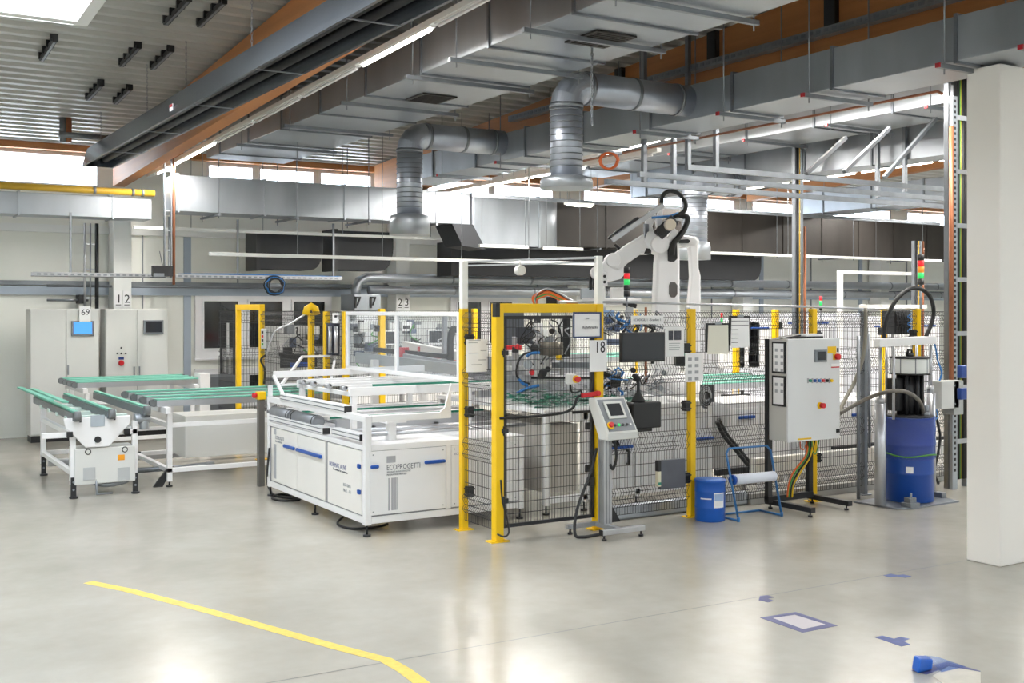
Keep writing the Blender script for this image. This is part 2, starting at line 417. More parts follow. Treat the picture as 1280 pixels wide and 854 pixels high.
# hangers of the cross ducts
for i, x in enumerate((4.9, 6.1, 7.3, 8.5)):
    t = thing('duct_hanger', 'strut with hanger rods under the silver cross duct, %s from the left' % ('first','second','third','fourth')[i], 'hanger', (x, 16.6, 3.4), 'struts under the cross duct')
    s = MB(); s.box(x-.02, 16.15, 3.37, x+.02, 17.1, 3.40); obj('rail', s, steel, t)
    for yy in (16.2, 17.05):
        r = MB(); r.cyl((x, yy, 3.33), (x, yy, ceilz(yy)+.01), .008, 6); obj('rod', r, steel, t)
for i, x in enumerate((12.2, 14.5, 16.8, 19.1, 21.4)):
    t = thing('duct_hanger', 'strut under the long dark duct, %s from the left' % ('first','second','third','fourth','fifth')[i], 'hanger', (x, 17.2, 3.1), 'struts under the dark duct')
    s = MB(); s.box(x-.02, 16.7, 3.10, x+.02, 17.8, 3.13); obj('rail', s, steel, t)
    for yy in (16.8, 17.7):
        r = MB(); r.cyl((x, yy, 3.06), (x, yy, ceilz(yy)+.01), .008, 6); obj('rod', r, steel, t)
# ---- round spiral pipes that drop to hoods ----
def round_pipe(label, xe, y, zc, r, xj, zend, hood, name='round_duct'):
    t = thing(name, label, 'duct', (xe, y, zend))
    h = MB(); h.cyl((xe+.62*r*2, y, zc), (xj, y, zc), r, 28); obj('horizontal_pipe', h, galvpipe, t)
    # four-piece elbow
    R = r*1.25; cx, cz = xe+R, zc-R; pts = []
    for k in range(5):
        an = pi/2+k*pi/8; pts.append((cx+R*cos(an), y, cz+R*sin(an)))
    e = MB(); e.tube(pts, r, 28, cap=False, smooth=False)
    obj('elbow', e, galvpipe, t)
    zt = cz; v = MB(); v.cyl((xe, y, zend+.02), (xe, y, zt), r*.99, 28); obj('drop_pipe', v, galvpipe, t)
    z = zt-.04; rb = MB()
    while z > zend+.05:
        rb.cyl((xe, y, z-.005), (xe, y, z+.005), r*1.03, 28); z -= .06
    obj('spiral_rib', rb, galvd, t)
    for x in (xe+R+.02, xe+R+.32*(xj-xe)+.1, xj-.18):
        c = MB(); c.cyl((x, y, zc), (x+.035, y, zc), r*1.05, 28); obj('clamp_ring', c, galvd, t)
    c = MB(); c.cyl((xe, y, zt-.02), (xe, y, zt+.02), r*1.05, 28); obj('clamp_ring', c, galvd, t)
    c = MB(); c.lathe((xe, y, zend-hood[1]), [(hood[0], 0), (hood[0], hood[1]*.75), (hood[0]*.93, hood[1]), (r, hood[1]+.02)], 28); obj('hood', c, galv, t)
    return t
J = onX(858, 129, 7.45)
round_pipe('large round spiral duct nearest the camera, elbow down beside the chain', onY(708, 150, J.y).x, J.y, J.z+.02, .155, 7.46, 3.24, (.25, .10))
J2 = onX(627, 181, 7.45)
round_pipe('smaller-looking round spiral duct farther left with an elbow and square hood', onY(512, 200, J2.y).x, J2.y, J2.z+.02, .16, 7.46, 3.15, (.25, .24))
J3 = onY(868, 230, 13.2)
round_pipe('round spiral duct behind the robot, dropping to a wide collar', J3.x, 13.2, 3.98, .2, 12.36, 3.02, (.25, .26))

# ---- radiant heater ----
t = thing('radiant_heater', 'long dark radiant heater trough hanging below the ceiling at upper left', 'heater', (3.25, 10, 4.0))
hx0, hx1, hy0, hy1, hz = 3.03, 3.46, 4.0, 16.4, 4.0
s = MB(); s.prism([(hx0, hy0, hz), (hx0+.03, hy0, hz), (hx0+.10, hy0, hz+.22), (hx1-.10, hy0, hz+.22), (hx1-.03, hy0, hz), (hx1, hy0, hz), (hx1-.07, hy0, hz+.25), (hx0+.07, hy0, hz+.25)], (0, hy1-hy0, 0))
obj('reflector', s, heatsteel, t)
s = MB(); s.box(hx0+.085, hy0, hz+.20, hx1-.085, hy1, hz+.219); obj('lining', s, heatdark, t)
for dx in (.14, .29):
    s = MB(); s.tube([(hx0+dx, hy0+.05, hz+.10), (hx0+dx, hy1-.1, hz+.10)], .045, 12); obj('burner_tube', s, heatdark, t)
s = MB(); s.add([(hx0, hy1, hz), (hx1, hy1, hz), (hx1-.07, hy1, hz+.25), (hx0+.07, hy1, hz+.25), (hx0, hy1+.02, hz), (hx1, hy1+.02, hz), (hx1-.07, hy1+.02, hz+.25), (hx0+.07, hy1+.02, hz+.25)], [(0,3,2,1),(4,5,6,7),(0,1,5,4),(1,2,6,5),(2,3,7,6),(3,0,4,7)])
obj('end_plate', s, heatsteel, t)
y = 5.2
while y < 16.2:
    s = MB(); s.box(hx0+.01, y, hz-.006, hx1-.01, y+.02, hz+.002); obj('cross_strap', s, steel, t); y += 1.9
s = MB(); s.box(hx0+.012, 11.66, hz+.06, hx0+.020, 11.78, hz+.13)
lb = obj('warning_label', s, paper, t)
s = MB(); s.box(hx0+.006, 11.67, hz+.10, hx0+.012, 11.77, hz+.125); obj('label_flame', s, ledr2, lb)
for i, (x, y) in enumerate([(3.2, 9.6), (3.2, 13.4), (3.33, 12.2), (3.2, 16.0), (3.3, 7.0)]):
    zt = ceilz(y)+.03; z = hz+.25; ch = MB(); k = 0
    while z < zt-.02:
        ring = [(x+(.009*cos(a) if k % 2 else 0), y+(0 if k % 2 else .009*cos(a)), z+.02+.02*sin(a)) for a in [j*pi/4 for j in range(9)]]
        ch.tube(ring, .0028, 4, cap=False); z += .034; k += 1
    tag(obj('chain', ch, steel), 'suspension chain of the radiant heater, %s' % ('nearer on its left side', 'by the warning label', 'on its right side', 'at its far end', 'nearest the camera')[i], 'chain', 'chains holding the radiant heater')
# long chain hanging in front of the big round pipe
p0 = onY(740, 0, 7.6); ch = MB(); z = onY(740, 157, 7.6).z; k = 0
while z < ceilz(7.6):
    ring = [(p0.x+(.009*cos(a) if k % 2 else 0), 7.6+(0 if k % 2 else .009*cos(a)), z+.02+.02*sin(a)) for a in [j*pi/4 for j in range(9)]]
    ch.tube(ring, .0055, 4, cap=False); z += .034; k += 1
tag(obj('chain', ch, steel), 'long loose chain hanging in front of the large round duct', 'chain')

# ---- rows of lamps ----
def lamp_rail(label, x, ya, yb, za, zb, lit, grp='lamp rails', drop=True, name='lamp_rail'):
    t = thing(name, label, 'light', (x, (ya+yb)/2, (za+zb)/2), grp)
    s = MB(); s.bar((x, ya, za+.03), (x, yb, zb+.03), .07, .05); obj('trunking', s, wallw, t)
    L = yb-ya
    def at(y): q = (y-ya)/L; return za+(zb-za)*q
    y = ya+.1
    while y < yb-1.4:
        s = MB(); s.bar((x, y, at(y)+.0), (x, y+1.42, at(y+1.42)), .055, .018); obj('gear_tray', s, white, t)
        on = any(a <= y+.7 <= b for a, b in lit)
        s = MB(); s.tube([(x, y+.03, at(y)-.022), (x, y+1.39, at(y+1.39)-.022)], .014, 8); obj('tube', s, lampglow if on else white, t)
        if on:
            li = bpy.data.lights.new('tube_light', 'AREA'); li.shape = 'RECTANGLE'; li.size = .05; li.size_y = 1.36; li.energy = 75; li.color = (1, .96, .9)
            lo = bpy.data.objects.new('tube_light', li); C.objects.link(lo); lo.location = (x, y+.71, at(y+.71)-.04)
            lo.rotation_euler = (-math.atan2(zb-za, L)*-1 if False else 0, 0, 0)
        y += 1.5
    if drop:
        y = ya+.5
        while y < yb:
            r = MB(); r.cyl((x, y, at(y)+.05), (x, y, ceilz(y)+.01), .004, 5); obj('wire', r, steel, t); y += 3
    return t
EVERY = [(-10, 40)]
pa = atd(605, 0, 8.36); pb = atd(165, 232, 18.0)
lamp_rail('long lamp rail between the first timber beam and the widest duct', 4.22, 2.0, 17.6, 4.50, 4.03, [(8.5, 9.2), (14.5, 18)])
lamp_rail('lamp rail under the far side of the second timber beam', 8.95, 11.0, 17.8, 3.98, 3.98, [(12, 18)])
lamp_rail('lamp rail between the long duct and the lit duct', 10.2, 6.4, 17.4, 4.62, 4.30, [(5, 14)])
lamp_rail('lamp rail in the third bay beyond the robot', 14.4, 8, 17.4, 4.3, 4.2, EVERY)
lamp_rail('lamp rail in the farthest visible bay', 19.4, 9, 17.4, 4.3, 4.2, EVERY)
def lamp_bar(label, x0, x1, y, z, lit=False, grp='suspended lamp bars', wires=(), h=.045, name='lamp_bar', m=None):
    t = thing(name, label, 'light', ((x0+x1)/2, y, z), grp)
    s = MB(); s.box(x0, y-.03, z-h/2, x1, y+.03, z+h/2); obj('housing', s, m or wallw, t, .004)
    if lit:
        s = MB(); s.box(x0+.05, y-.02, z-h/2-.015, x1-.05, y+.02, z-h/2); obj('diffuser', s, lampglow, t)
    for x in wires:
        r = MB(); r.cyl((x, y, z+h/2), (x, y, ceilz(y)), .005, 5); obj('wire', r, steel, t)
    return t
P = lambda px, py, Y: onY(px, py, Y)
lamp_bar('long white lamp bar on wires in front of the dark cowls, left of the robot', P(262,319,14).x, P(742,326,14).x, 14, P(400,321,14).z, wires=[P(q,320,14).x for q in (372, 478, 577, 661)])
lamp_bar('white lamp bar continuing right of the robot, below the dark duct', P(865,319,14.4).x, P(1176,323,14.4).x, 14.4, P(1000,320,14.4).z, wires=[P(q,320,14.4).x for q in (985, 1095)])
lamp_bar('white bar just below the cross duct, left half of the wall', P(170,272,17.0).x, P(560,290,17.0).x, 17.15, 3.22, wires=[P(q,285,17.1).x for q in (240, 330, 430, 540)])
a, b_ = P(589,251,15.2), P(1174,272,15.2)
lamp_bar('long grey steel rail above the robot in front of the dark duct', a.x, b_.x, 15.2, P(800,257,15.2).z, h=.06, m=galvd, wires=[P(q,255,15.2).x for q in (628, 700, 790, 925, 1030, 1095)])  # unlit grey steel rail on wires, not a lamp; shares the lamp bar builder
for i, (p0, p1, py) in enumerate(((706, 742, 254), (599, 660, 307), (680, 728, 310))):
    a, b_ = P(p0, py, 15.0), P(p1, py, 15.0)
    lamp_bar('short %s under the cross ducts, %s' % (('glowing tube', 'beneath the hood of the large round duct') if i == 0 else ('white tube lamp', ('left of the pair over the dark cowl', 'right of the pair over the dark cowl')[i-1])), a.x, b_.x, 15.0, a.z, lit=i == 0, wires=[a.x+.05, b_.x-.05], grp='short tube lamps')
# ---- strut frame over the cell (three parallel rails with posts) ----
def strut(label, p0, p1, w=.05, name='strut_rail', m=steel, cat='rail', grp=None):
    s = MB(); s.bar(p0, p1, w, w)
    return tag(obj(name, s, m), label, cat, grp)
YS = 9.6
for i, (xa, ya, xb) in enumerate(((858, 209, 1178), (798, 218, 1210), (757, 227, 1178))):
    a = P(xa, ya, YS+i*.35); b_ = P(xb, 230, YS+i*.35)
    strut('horizontal steel strut rail above the robot, %s of the three' % ('upper', 'middle', 'lower')[i], (a.x, a.y, a.z), (b_.x, a.y, a.z), .06, grp='strut rails above the robot')
for i, (px, y0, y1, Y) in enumerate(((805, 150, 228, 9.95), (860, 178, 212, 9.6), (895, 165, 212, 9.6), (1097, 247, 205, 10.3), (1131, 150, 240, 9.95), (842, 190, 230, 10.3))):
    a = P(px, max(y0, y1), Y)
    s = MB(); s.box(a.x-.025, Y-.025, a.z, a.x+.025, Y+.025, ceilz(Y))
    tag(obj('strut_post', s, steel), 'perforated steel drop post holding the strut rails, %s from the left' % ('first','third','fourth','fifth','sixth','second')[i], 'post', 'drop posts of the strut rails')
for i, (xa, ya, xb, yb_) in enumerate(((1008, 217, 1057, 172), (1055, 215, 1112, 160), (1105, 222, 1170, 148))):
    a = P(xa, ya, 8.5); b_ = P(xb, yb_, 8.6)
    strut('diagonal steel brace rising right from the strut rails, %s' % ('leftmost', 'middle', 'rightmost')[i], a, b_, .04, 'strut_brace', galvd, 'brace', 'diagonal braces')
s = MB(); pts = []
for k in range(49):
    an = 2*pi*k/16; pts.append(P(760+11*cos(an)+k*.05, 201+10*sin(an), 9.4+k*.003))
s.tube(pts, .012, 6); tag(obj('hose_coil', s, orange), 'coil of orange hose hanging from the strut rails above the robot', 'hose')
# copper pipes
s = MB(); a = onX(775, 192, 8.35); c = onX(1178, 114, 8.35)
zc = a.z
top = Vector((8.35, c.y, zc)); 
s.tube([(8.35, onX(700,200,8.35).y, zc), (8.35, c.y+.05, zc), (8.35, c.y, zc-.03)], .013, 8)
tag(obj('copper_pipe', s, copper), 'thin copper pipe running under the long duct towards the right', 'pipe')
# cable tray on the second timber beam
t = thing('cable_tray', 'perforated steel cable tray fixed along the second timber beam', 'cable tray', (8.3, 8, 4.5))
s = MB(); s.box(8.24, 3.0, 4.66, 8.35, 13.5, 4.668); s.box(8.24, 3.0, 4.668, 8.244, 13.5, 4.74); s.box(8.346, 3, 4.668, 8.35, 13.5, 4.74); obj('tray', s, steel, t)
s = MB(); y = 3.05
while y < 13.4: s.box(8.235, y, 4.685, 8.24, y+.06, 4.72); y += .1
obj('perforation', s, galvd, t, kind='stuff')
for i, y in enumerate((4.2, 5.9, 7.6, 9.3, 11.0)):
    s = MB(); s.box(8.30, y-.07, 4.76, 8.36, y+.07, ceilz(y)-.02)
    tag(obj('beam_bracket', s, black), 'dark steel bracket on the second timber beam, %s from the camera end' % ('first','second','third','fourth','fifth')[i], 'bracket', 'brackets on the second beam')
# small black channels under the roof sheets
for i, (px, py) in enumerate(((221, 12), (264, 15), (162, 68), (202, 72), (118, 113), (153, 118), (60, 60))):
    r = ray(px, py); t_ = 11.0
    for _ in range(12): t_ = (ceilz(r[1]*t_)-CAMZ-.04)/r[2]
    x, y = r[0]*t_, r[1]*t_
    q = thing('ceiling_channel', 'short black channel under the roof sheets, %s' % ('left one of the pair nearest the camera','right one of the pair nearest the camera','left one of the middle pair','right one of the middle pair','left one of the far pair','right one of the far pair','by itself near the roof light')[i], 'bracket', (x, y, ceilz(y)), 'black channels under the roof')
    s = MB(); s.bar((x, y-.42, ceilz(y-.42)-.06), (x, y+.42, ceilz(y+.42)-.06), .05, .04); obj('channel', s, black, q)
    s = MB(); s.bar((x, y-.40, ceilz(y-.40)-.085), (x, y+.40, ceilz(y+.40)-.085), .022, .006); obj('lip', s, steel, q)
    for dy in (-.38, -.13, .13, .38):
        s = MB(); s.box(x-.04, y+dy-.02, ceilz(y+dy)-.07, x+.04, y+dy+.02, ceilz(y+dy)+.01); obj('foot_bracket', s, black, q)
# flue pipes far left
for i, (px, m) in enumerate(((79, galvd), (85, copper))):
    a = P(px, 178, 16.6); s = MB(); s.cyl((a.x, 16.6, a.z), (a.x, 16.6, ceilz(16.6)+.03), .05, 12)
    tag(obj('flue_pipe', s, m), ('grey', 'copper-brown')[i]+' vertical flue pipe below the roof at far left', 'pipe')
a = P(72, 169, 16.6); b_ = P(135, 170, 16.6); s = MB(); s.cyl((a.x, 16.5, a.z), (b_.x, 16.5, a.z), .04, 12); tag(obj('flue_pipe', s, galvd), 'horizontal flue pipe running to the heater end at far left', 'pipe')
# yellow gas pipe
t = thing('gas_pipe', 'yellow gas pipe along the back wall above the small silver duct', 'pipe', (3, 17.2, 3.74))
a = P(193, 238, 17.2); z = P(100, 237, 17.2).z
s = MB(); s.cyl((1.0, 17.2, z), (a.x, 17.2, z), .05, 14); obj('pipe', s, yellowpipe, t)
for px in (118, 166, 178): q = P(px, 237, 17.2); s = MB(); s.cyl((q.x-.02, 17.2, z), (q.x+.02, 17.2, z), .06, 14); obj('collar', s, galvd, t)
# ======================= BACK WALL =======================
# insulated pipes on the wall
def pipe_run(label, pts, r, m=galv, name='insulated_pipe', cat='pipe', grp=None, rings=0):
    t = thing(name, label, cat, tuple(Vector(pts[0])), grp)
    s = MB(); s.tube(pts, r, 16); obj('pipe', s, m, t)
    if rings:
        a, b = Vector(pts[-2]), Vector(pts[-1]); n = int((b-a).length/rings)
        for k in range(1, n):
            c = a+(b-a)*k/n; d = (b-a).normalized()*.02; q = MB(); q.cyl(c-d, c+d, r*1.04, 16); obj('joint_band', q, galvd, t)
    return t
zA = 2.55; zB = 2.33; xe = P(445, 350, 18.1).x
pipe_run('upper insulated silver pipe on the back wall with an elbow at its left end',
    [(xe, 18.1, P(445,372,18.1).z), (xe, 18.1, zA-.2), (xe+.06, 18.1, zA-.06), (xe+.2, 18.1, zA), (27, 18.1, zA)], .085, rings=1.6)
pipe_run('lower insulated silver pipe on the back wall, just under the upper one', [(P(461,362,18.0).x, 18.0, zB), (27, 18.0, zB)], .075, rings=1.6)
x0 = P(437, 372, 17.8).x; x1 = P(470, 372, 17.8).x
t = thing('air_unit', 'silver sheet-metal box where the elbow pipe ends, with two black clamps', 'air unit', ((x0+x1)/2, 17.85, 0))
s = MB(); s.box(x0, 17.6, P(450,388,17.7).z, x1, 18.2, P(450,370,17.7).z+.03); obj('housing', s, galv, t, .01)
s = MB(); s.box(x0+.05, 17.65, 0, x1-.05, 18.1, P(450,388,17.7).z); obj('plinth', s, white, t, .01)
for q in (447, 466): a = P(q, 378, 17.58); s = MB(); s.box(a.x-.05, 17.57, a.z-.1, a.x-.02, 17.6, a.z+.1); s.box(a.x-.05, 17.57, a.z+.07, a.x+.06, 17.6, a.z+.1); s.bar((a.x+.05, 17.58, a.z+.08), (a.x, 17.58, a.z-.05), .02); obj('clamp', s, black, t)
# thin conduits
for i, (y0, lab) in enumerate(((357, 'upper thin conduit along the back wall over the white windows'), (375, 'lower thin conduit along the wall at far left'))):
    a = P(60, y0, 18.3); b_ = P(428 if i == 0 else 112, y0, 18.3)
    s = MB(); s.cyl((a.x, 18.4, a.z), (b_.x, 18.4, a.z), .02, 8); tag(obj('conduit', s, galvd), lab, 'conduit')
# perforated tray with cables
t = thing('cable_tray', 'perforated cable tray crossing the left part of the back wall, carrying a cable coil', 'cable tray', (5, 17.0, 2.6))
zt = P(200, 345, 17.0).z; xa, xb = P(40, 345, 17.0).x, P(425, 345, 17.0).x
s = MB(); s.box(xa, 16.9, zt-.03, xb, 17.1, zt-.024); s.box(xa, 16.9, zt-.03, xb, 16.905, zt+.03); s.box(xa, 17.095, zt-.03, xb, 17.1, zt+.03); obj('tray', s, alu, t)
s = MB(); x = xa+.05
while x < xb-.1: s.box(x, 16.896, zt-.012, x+.05, 16.9, zt+.012); x += .09
obj('perforation', s, galvd, t, kind='stuff')
for k, (m, dy) in enumerate(((bluew, 0), (blackrubber, .05), (bluew, -.04))):
    s = MB(); s.tube([(P(222,343,17).x, 17+dy, zt+.03), (P(300,343,17).x, 17+dy*.5, zt+.045), (xb, 17+dy, zt+.03)], .012, 6); obj('cable', s, m, t)
for x in (P(90,345,17).x, P(214,345,17).x, P(300,345,17).x, P(420,345,17).x):
    s = MB(); s.box(x-.015, 17.1, zt-.03, x+.015, 17.13, 3.4); obj('drop_bar', s, steel, t)
s = MB(); c = P(343, 357, 16.88)
for (m, k0) in ((blackrubber, 0), (bluew, 1), (blackrubber, 2)):
    s = MB(); pts = [c+Vector(((.16-.02*k0)*cos(j*pi/8)+.02*sin(j), -.006*(j % 5)-.02*k0, (.15-.02*k0)*sin(j*pi/8))) for j in range(40)]
    s.tube(pts, .011, 5)
    if k0 == 0: coil = thing('cable_coil', 'coiled black, blue and green cables hanging from the tray', 'cable', tuple(c))
    obj('cable_loops', s, m, coil)
# vertical ladder with copper pipe
t = thing('cable_ladder', 'vertical cable ladder with a brown pipe dropping from the roof at left', 'cable ladder', (P(211,345,16.0).x, 16.0, 2.4))
a = P(211, 347, 16.0); x = a.x
for dx in (-.06, .03): s = MB(); s.box(x+dx-.008, 15.97, a.z, x+dx+.008, 16.03, 4.66); obj('rail', s, steel, t)
z = a.z+.1
while z < 4.6: s = MB(); s.box(x-.06, 15.99, z, x+.03, 16.01, z+.02); obj('rung', s, alu, t); z += .28
s = MB(); s.cyl((x+.07, 16, a.z-.1), (x+.07, 16, 4.66), .02, 8); obj('pipe', s, copper, t, label='brown pipe')
a = P(190, 347, 16.0); b_ = P(212, 333, 16.0)
t2 = thing('junction_tray', 'small dark box and tray at the foot of the left vertical ladder', 'box', (a.x, 16.0, a.z))
s = MB(); s.box(a.x, 15.9, a.z, b_.x-.1, 15.93, a.z+.06); s.box(a.x, 15.9, a.z-.0, b_.x-.1, 16.1, a.z+.01); obj('tray', s, galvd, t2)
s = MB(); s.box(a.x+.01, 15.94, a.z+.02, a.x+.28, 16.08, a.z+.17); obj('box', s, black, t2, .005)
s = MB(); s.bar((a.x+.15, 16, a.z+.17), (b_.x-.14, 16, P(205,314,16).z), .008); s.bar((b_.x-.14, 16, P(205,314,16).z), (b_.x-.1, 16, a.z+.17), .008); obj('stay', s, steel, t2)
# vertical conduit ladders over the cabinets
t = thing('cable_ladder', 'narrow conduit ladder running down the wall to the control cabinets', 'cable ladder', (P(115,300,18.3).x, 18.3, 2.0))
for px, r, m in ((106, .018, alu), (113, .012, steel), (121, .03, black)):
    q = P(px, 300, 18.3); s = MB(); s.cyl((q.x, 18.3, 1.9), (q.x, 18.3, 3.34), r, 8); obj('conduit', s, m, t)
for z in (2.15, 2.6, 3.0):
    s = MB(); s.box(P(105,300,18.3).x, 18.3, z, P(123,300,18.3).x, 18.34, z+.03); obj('clip', s, alu, t)
# number plates on the columns
def numplates(x, z, a, b, y, lab):
    for i, (n, dx) in enumerate(((a, -.125), (b, .005))):
        t = thing('number_plate', 'white plate with black number %s, %s plate on the %s wall column' % (n, 'left' if i == 0 else 'right', lab), 'sign', (x+dx, y, z))
        s = MB(); s.box(x+dx, y-.008, z, x+dx+.12, y, z+.26); obj('plate', s, paper, t)
        text('numeral', n, (x+dx+.018, y-.009, z+.07), .19, ink, t)
        s = MB(); s.box(x+dx+.02, y-.010, z+.03, x+dx+.10, y-.008, z+.042); obj('underline', s, ink, t)
numplates(COLX[0], P(151, 384, 18.27).z, '1', '2', 18.275, 'left')
numplates(COLX[1], P(500, 387, 18.27).z, '2', '3', 18.275, 'second')
# white windows / glazed partitions in the wall
def wallwin(n, xa, xb, z0, z1, panes):
    global n_w
    n_w += 1
    fr = MB(); y = YW1
    fr.box(xa, y-.06, z0, xb, y, z1)
    w = obj('window_%d' % n_w, fr, framew, kind='structure')
    wd_ = (xb-xa-.08)/panes
    for k in range(panes):
        a = xa+.04+k*wd_; s = MB(); s.box(a+.10, y-.072, z0+.17, a+wd_-.10, y-.06, z1-.12); obj('pane', s, darkglass, w)
        s = MB(); e = .03
        a0, a1, b0, b1 = a+.07, a+wd_-.07, z0+.14, z1-.09
        s.box(a0, y-.09, b0, a0+e, y-.06, b1); s.box(a1-e, y-.09, b0, a1, y-.06, b1); s.box(a0+e, y-.09, b0, a1-e, y-.06, b0+e); s.box(a0+e, y-.09, b1-e, a1-e, y-.06, b1)
        obj('sash', s, framew, w)
    s = MB(); s.box(xa-.02, y-.11, z0-.03, xb+.02, y-.055, z0); obj('window_sill', s, framew, w)
    return w
wz1 = P(300, 368, YW1).z; wz0 = P(300, 447, YW1).z
wallwin(0, P(243,400,YW1).x, P(413,400,YW1).x, wz0, wz1, 3)
wallwin(0, P(243,400,YW1).x, P(413,400,YW1).x, .35, wz0-.18, 3)
wallwin(0, P(562,400,YW1).x, P(645,400,YW1).x, wz0, wz1, 2)
# dark cowls high on the wall
def cowl(label, xa, xb, z0, z1, round_right=True, y=17.45):
    t = thing('air_cowl', label, 'cowl', ((xa+xb)/2, y, z0), 'dark cowls on the back wall')
    h = z1-z0; r = h*.45 if round_right else 0
    poly = [(xa, y, z0), (xb-.35*h, y, z0)]
    for k in range(7):
        an = -pi/2+k*pi/12; poly.append((xb-.35*h+.35*h*cos(an), y, z0+.6*h+.6*h*sin(an)))
    poly += [(xb, y, z1)]
    poly += [(xa, y, z1)]
    s = MB(); s.prism(poly, (0, .5, 0)); obj('cowl_body', s, blackcloth, t, .01)
    s = MB(); s.box(xa-.03, y-.03, z0-.02, xa+.04, y+.52, z1+.02); obj('end_flange', s, black, t)
    s = MB(); s.box(xa, y+.05, z0+.42*h, xb+.0, y+.5, z0+.46*h); obj('fold', s, black, t)
    return t
cowl('left dark fabric-like cowl high on the back wall above the white windows', P(322,310,17.45).x, P(404,310,17.45).x, P(360,337,17.45).z, P(360,291,17.45).z)
cowl('second dark cowl high on the wall, left of the second column', P(419,310,17.45).x, P(492,310,17.45).x, P(450,338,17.45).z, P(450,289,17.45).z)
cowl('long dark cowl with rounded right end behind the robot', P(565,310,17.45).x, P(952,320,17.45).x, P(700,346,17.45).z, P(700,308,17.45).z)
# ---- control cabinets ----
def ctl_cabinet(label, xa, xb, y, scrx, lit, dep=.4, h=2.0, name='control_cabinet'):
    t = thing(name, label, 'cabinet', ((xa+xb)/2, y+dep/2, 0))
    s = MB(); s.box(xa, y+.02, .1, xb, y+dep, h); obj('body', s, cabgrey, t, .008)
    s = MB(); s.box(xa+.02, y+.04, 0, xb-.02, y+dep-.02, .1); obj('plinth', s, black, t)
    return t
Yc = 17.8
x = [P(q, 450, Yc).x for q in (60, 82.5, 124, 132, 171, 210)]
t = ctl_cabinet('left pale grey control cabinet with a lit blue screen and number 69', x[0]-.25, x[2], Yc, 0, True)
for a, b in ((x[0]-.24, x[1]-.005), (x[1]+.005, x[2]-.01)):
    s = MB(); s.box(a, Yc, .12, b, Yc+.02, 1.98); d = obj('door', s, cabgrey, t, .004)
s = MB(); s.box(x[1]+.02, Yc-.012, 1.0, x[1]+.04, Yc, 1.15); obj('handle', s, steel, d)
a, b_ = P(89, 420, Yc), P(117, 401, Yc)
s = MB(); s.box(a.x, Yc-.03, a.z, b_.x, Yc, b_.z); p_ = obj('screen_bezel', s, galvd, t, .004)
s = MB(); s.box(a.x+.03, Yc-.034, a.z+.03, b_.x-.03, Yc-.03, b_.z-.02); obj('display', s, screenlit, p_)
t = thing('number_sheet', 'white sheet with the number 69 on the left cabinet', 'sign', (P(99,402,Yc).x, Yc, 1.75))
a, b_ = P(99, 402, Yc-.02), P(113, 383, Yc-.02); s = MB(); s.box(a.x, Yc-.045, a.z, b_.x, Yc-.04, b_.z); obj('sheet', s, paper, t)
text('numeral', '69', (a.x+.02, Yc-.047, a.z+.10), .13, ink, t)
t = ctl_cabinet('right pale grey control cabinet with dark screen and a red stop button', x[3], x[5], Yc, 0, False)
for k, (a, b) in enumerate(((x[3]+.01, x[4]-.004), (x[4]+.004, x[5]-.01))):
    s = MB(); s.box(a, Yc, .12, b, Yc+.02, 1.98); d = obj('door', s, cabgrey, t, .004)
    s = MB(); q = x[4]+(.03 if k else -.05); s.box(q, Yc-.012, .95, q+.02, Yc, 1.1); obj('handle', s, steel, d)
a, b_ = P(179, 418, Yc), P(204, 400, Yc)
s = MB(); s.box(a.x, Yc-.03, a.z, b_.x, Yc, b_.z); p_ = obj('screen_bezel', s, galvd, t, .004)
s = MB(); s.box(a.x+.03, Yc-.034, a.z+.03, b_.x-.03, Yc-.03, b_.z-.02); obj('display', s, screen, p_)
a = P(151.5, 454, Yc); s = MB(); s.cyl((a.x, Yc, a.z), (a.x, Yc-.05, a.z), .045, 18, .035); obj('stop_button', s, red, t)
for px, py in ((151.5, 435), (146.5, 442), (151.5, 442), (157, 442)):
    a = P(px, py, Yc); s = MB(); s.cyl((a.x, Yc, a.z), (a.x, Yc-.015, a.z), .014, 10); obj('push_button', s, black, t)
a = P(151.5, 448, Yc); s = MB(); s.box(a.x-.04, Yc-.004, a.z-.02, a.x+.04, Yc, a.z+.02); obj('label_plate', s, bluetape, t)
# emergency lamps / boxes between cabinets
a = P(101, 374, 18.4); s = MB(); s.box(a.x-.04, 18.3, a.z-.07, a.x+.06, 18.6, a.z+.07); tag(obj('junction_box', s, black, bevel=.005), 'small black junction box on the wall above the left cabinet', 'box')
# lamp posts and grey post on the right back
for i, (px, py, Y, hb) in enumerate(((1050, 338, 13.8, 1.0),)):
    a = P(px, py, Y); t = thing('white_pole', 'white pole with a horizontal arm behind the fence, left of the signal tower', 'pole', (a.x, Y, 0))
    s = MB(); s.box(a.x-.04, Y-.04, 0, a.x+.04, Y+.04, a.z); obj('post', s, white, t, .005)
    b_ = P(1145, py, Y); s = MB(); s.box(a.x+.04, Y-.03, a.z-.06, b_.x, Y+.03, a.z); obj('arm', s, white, t, .005)
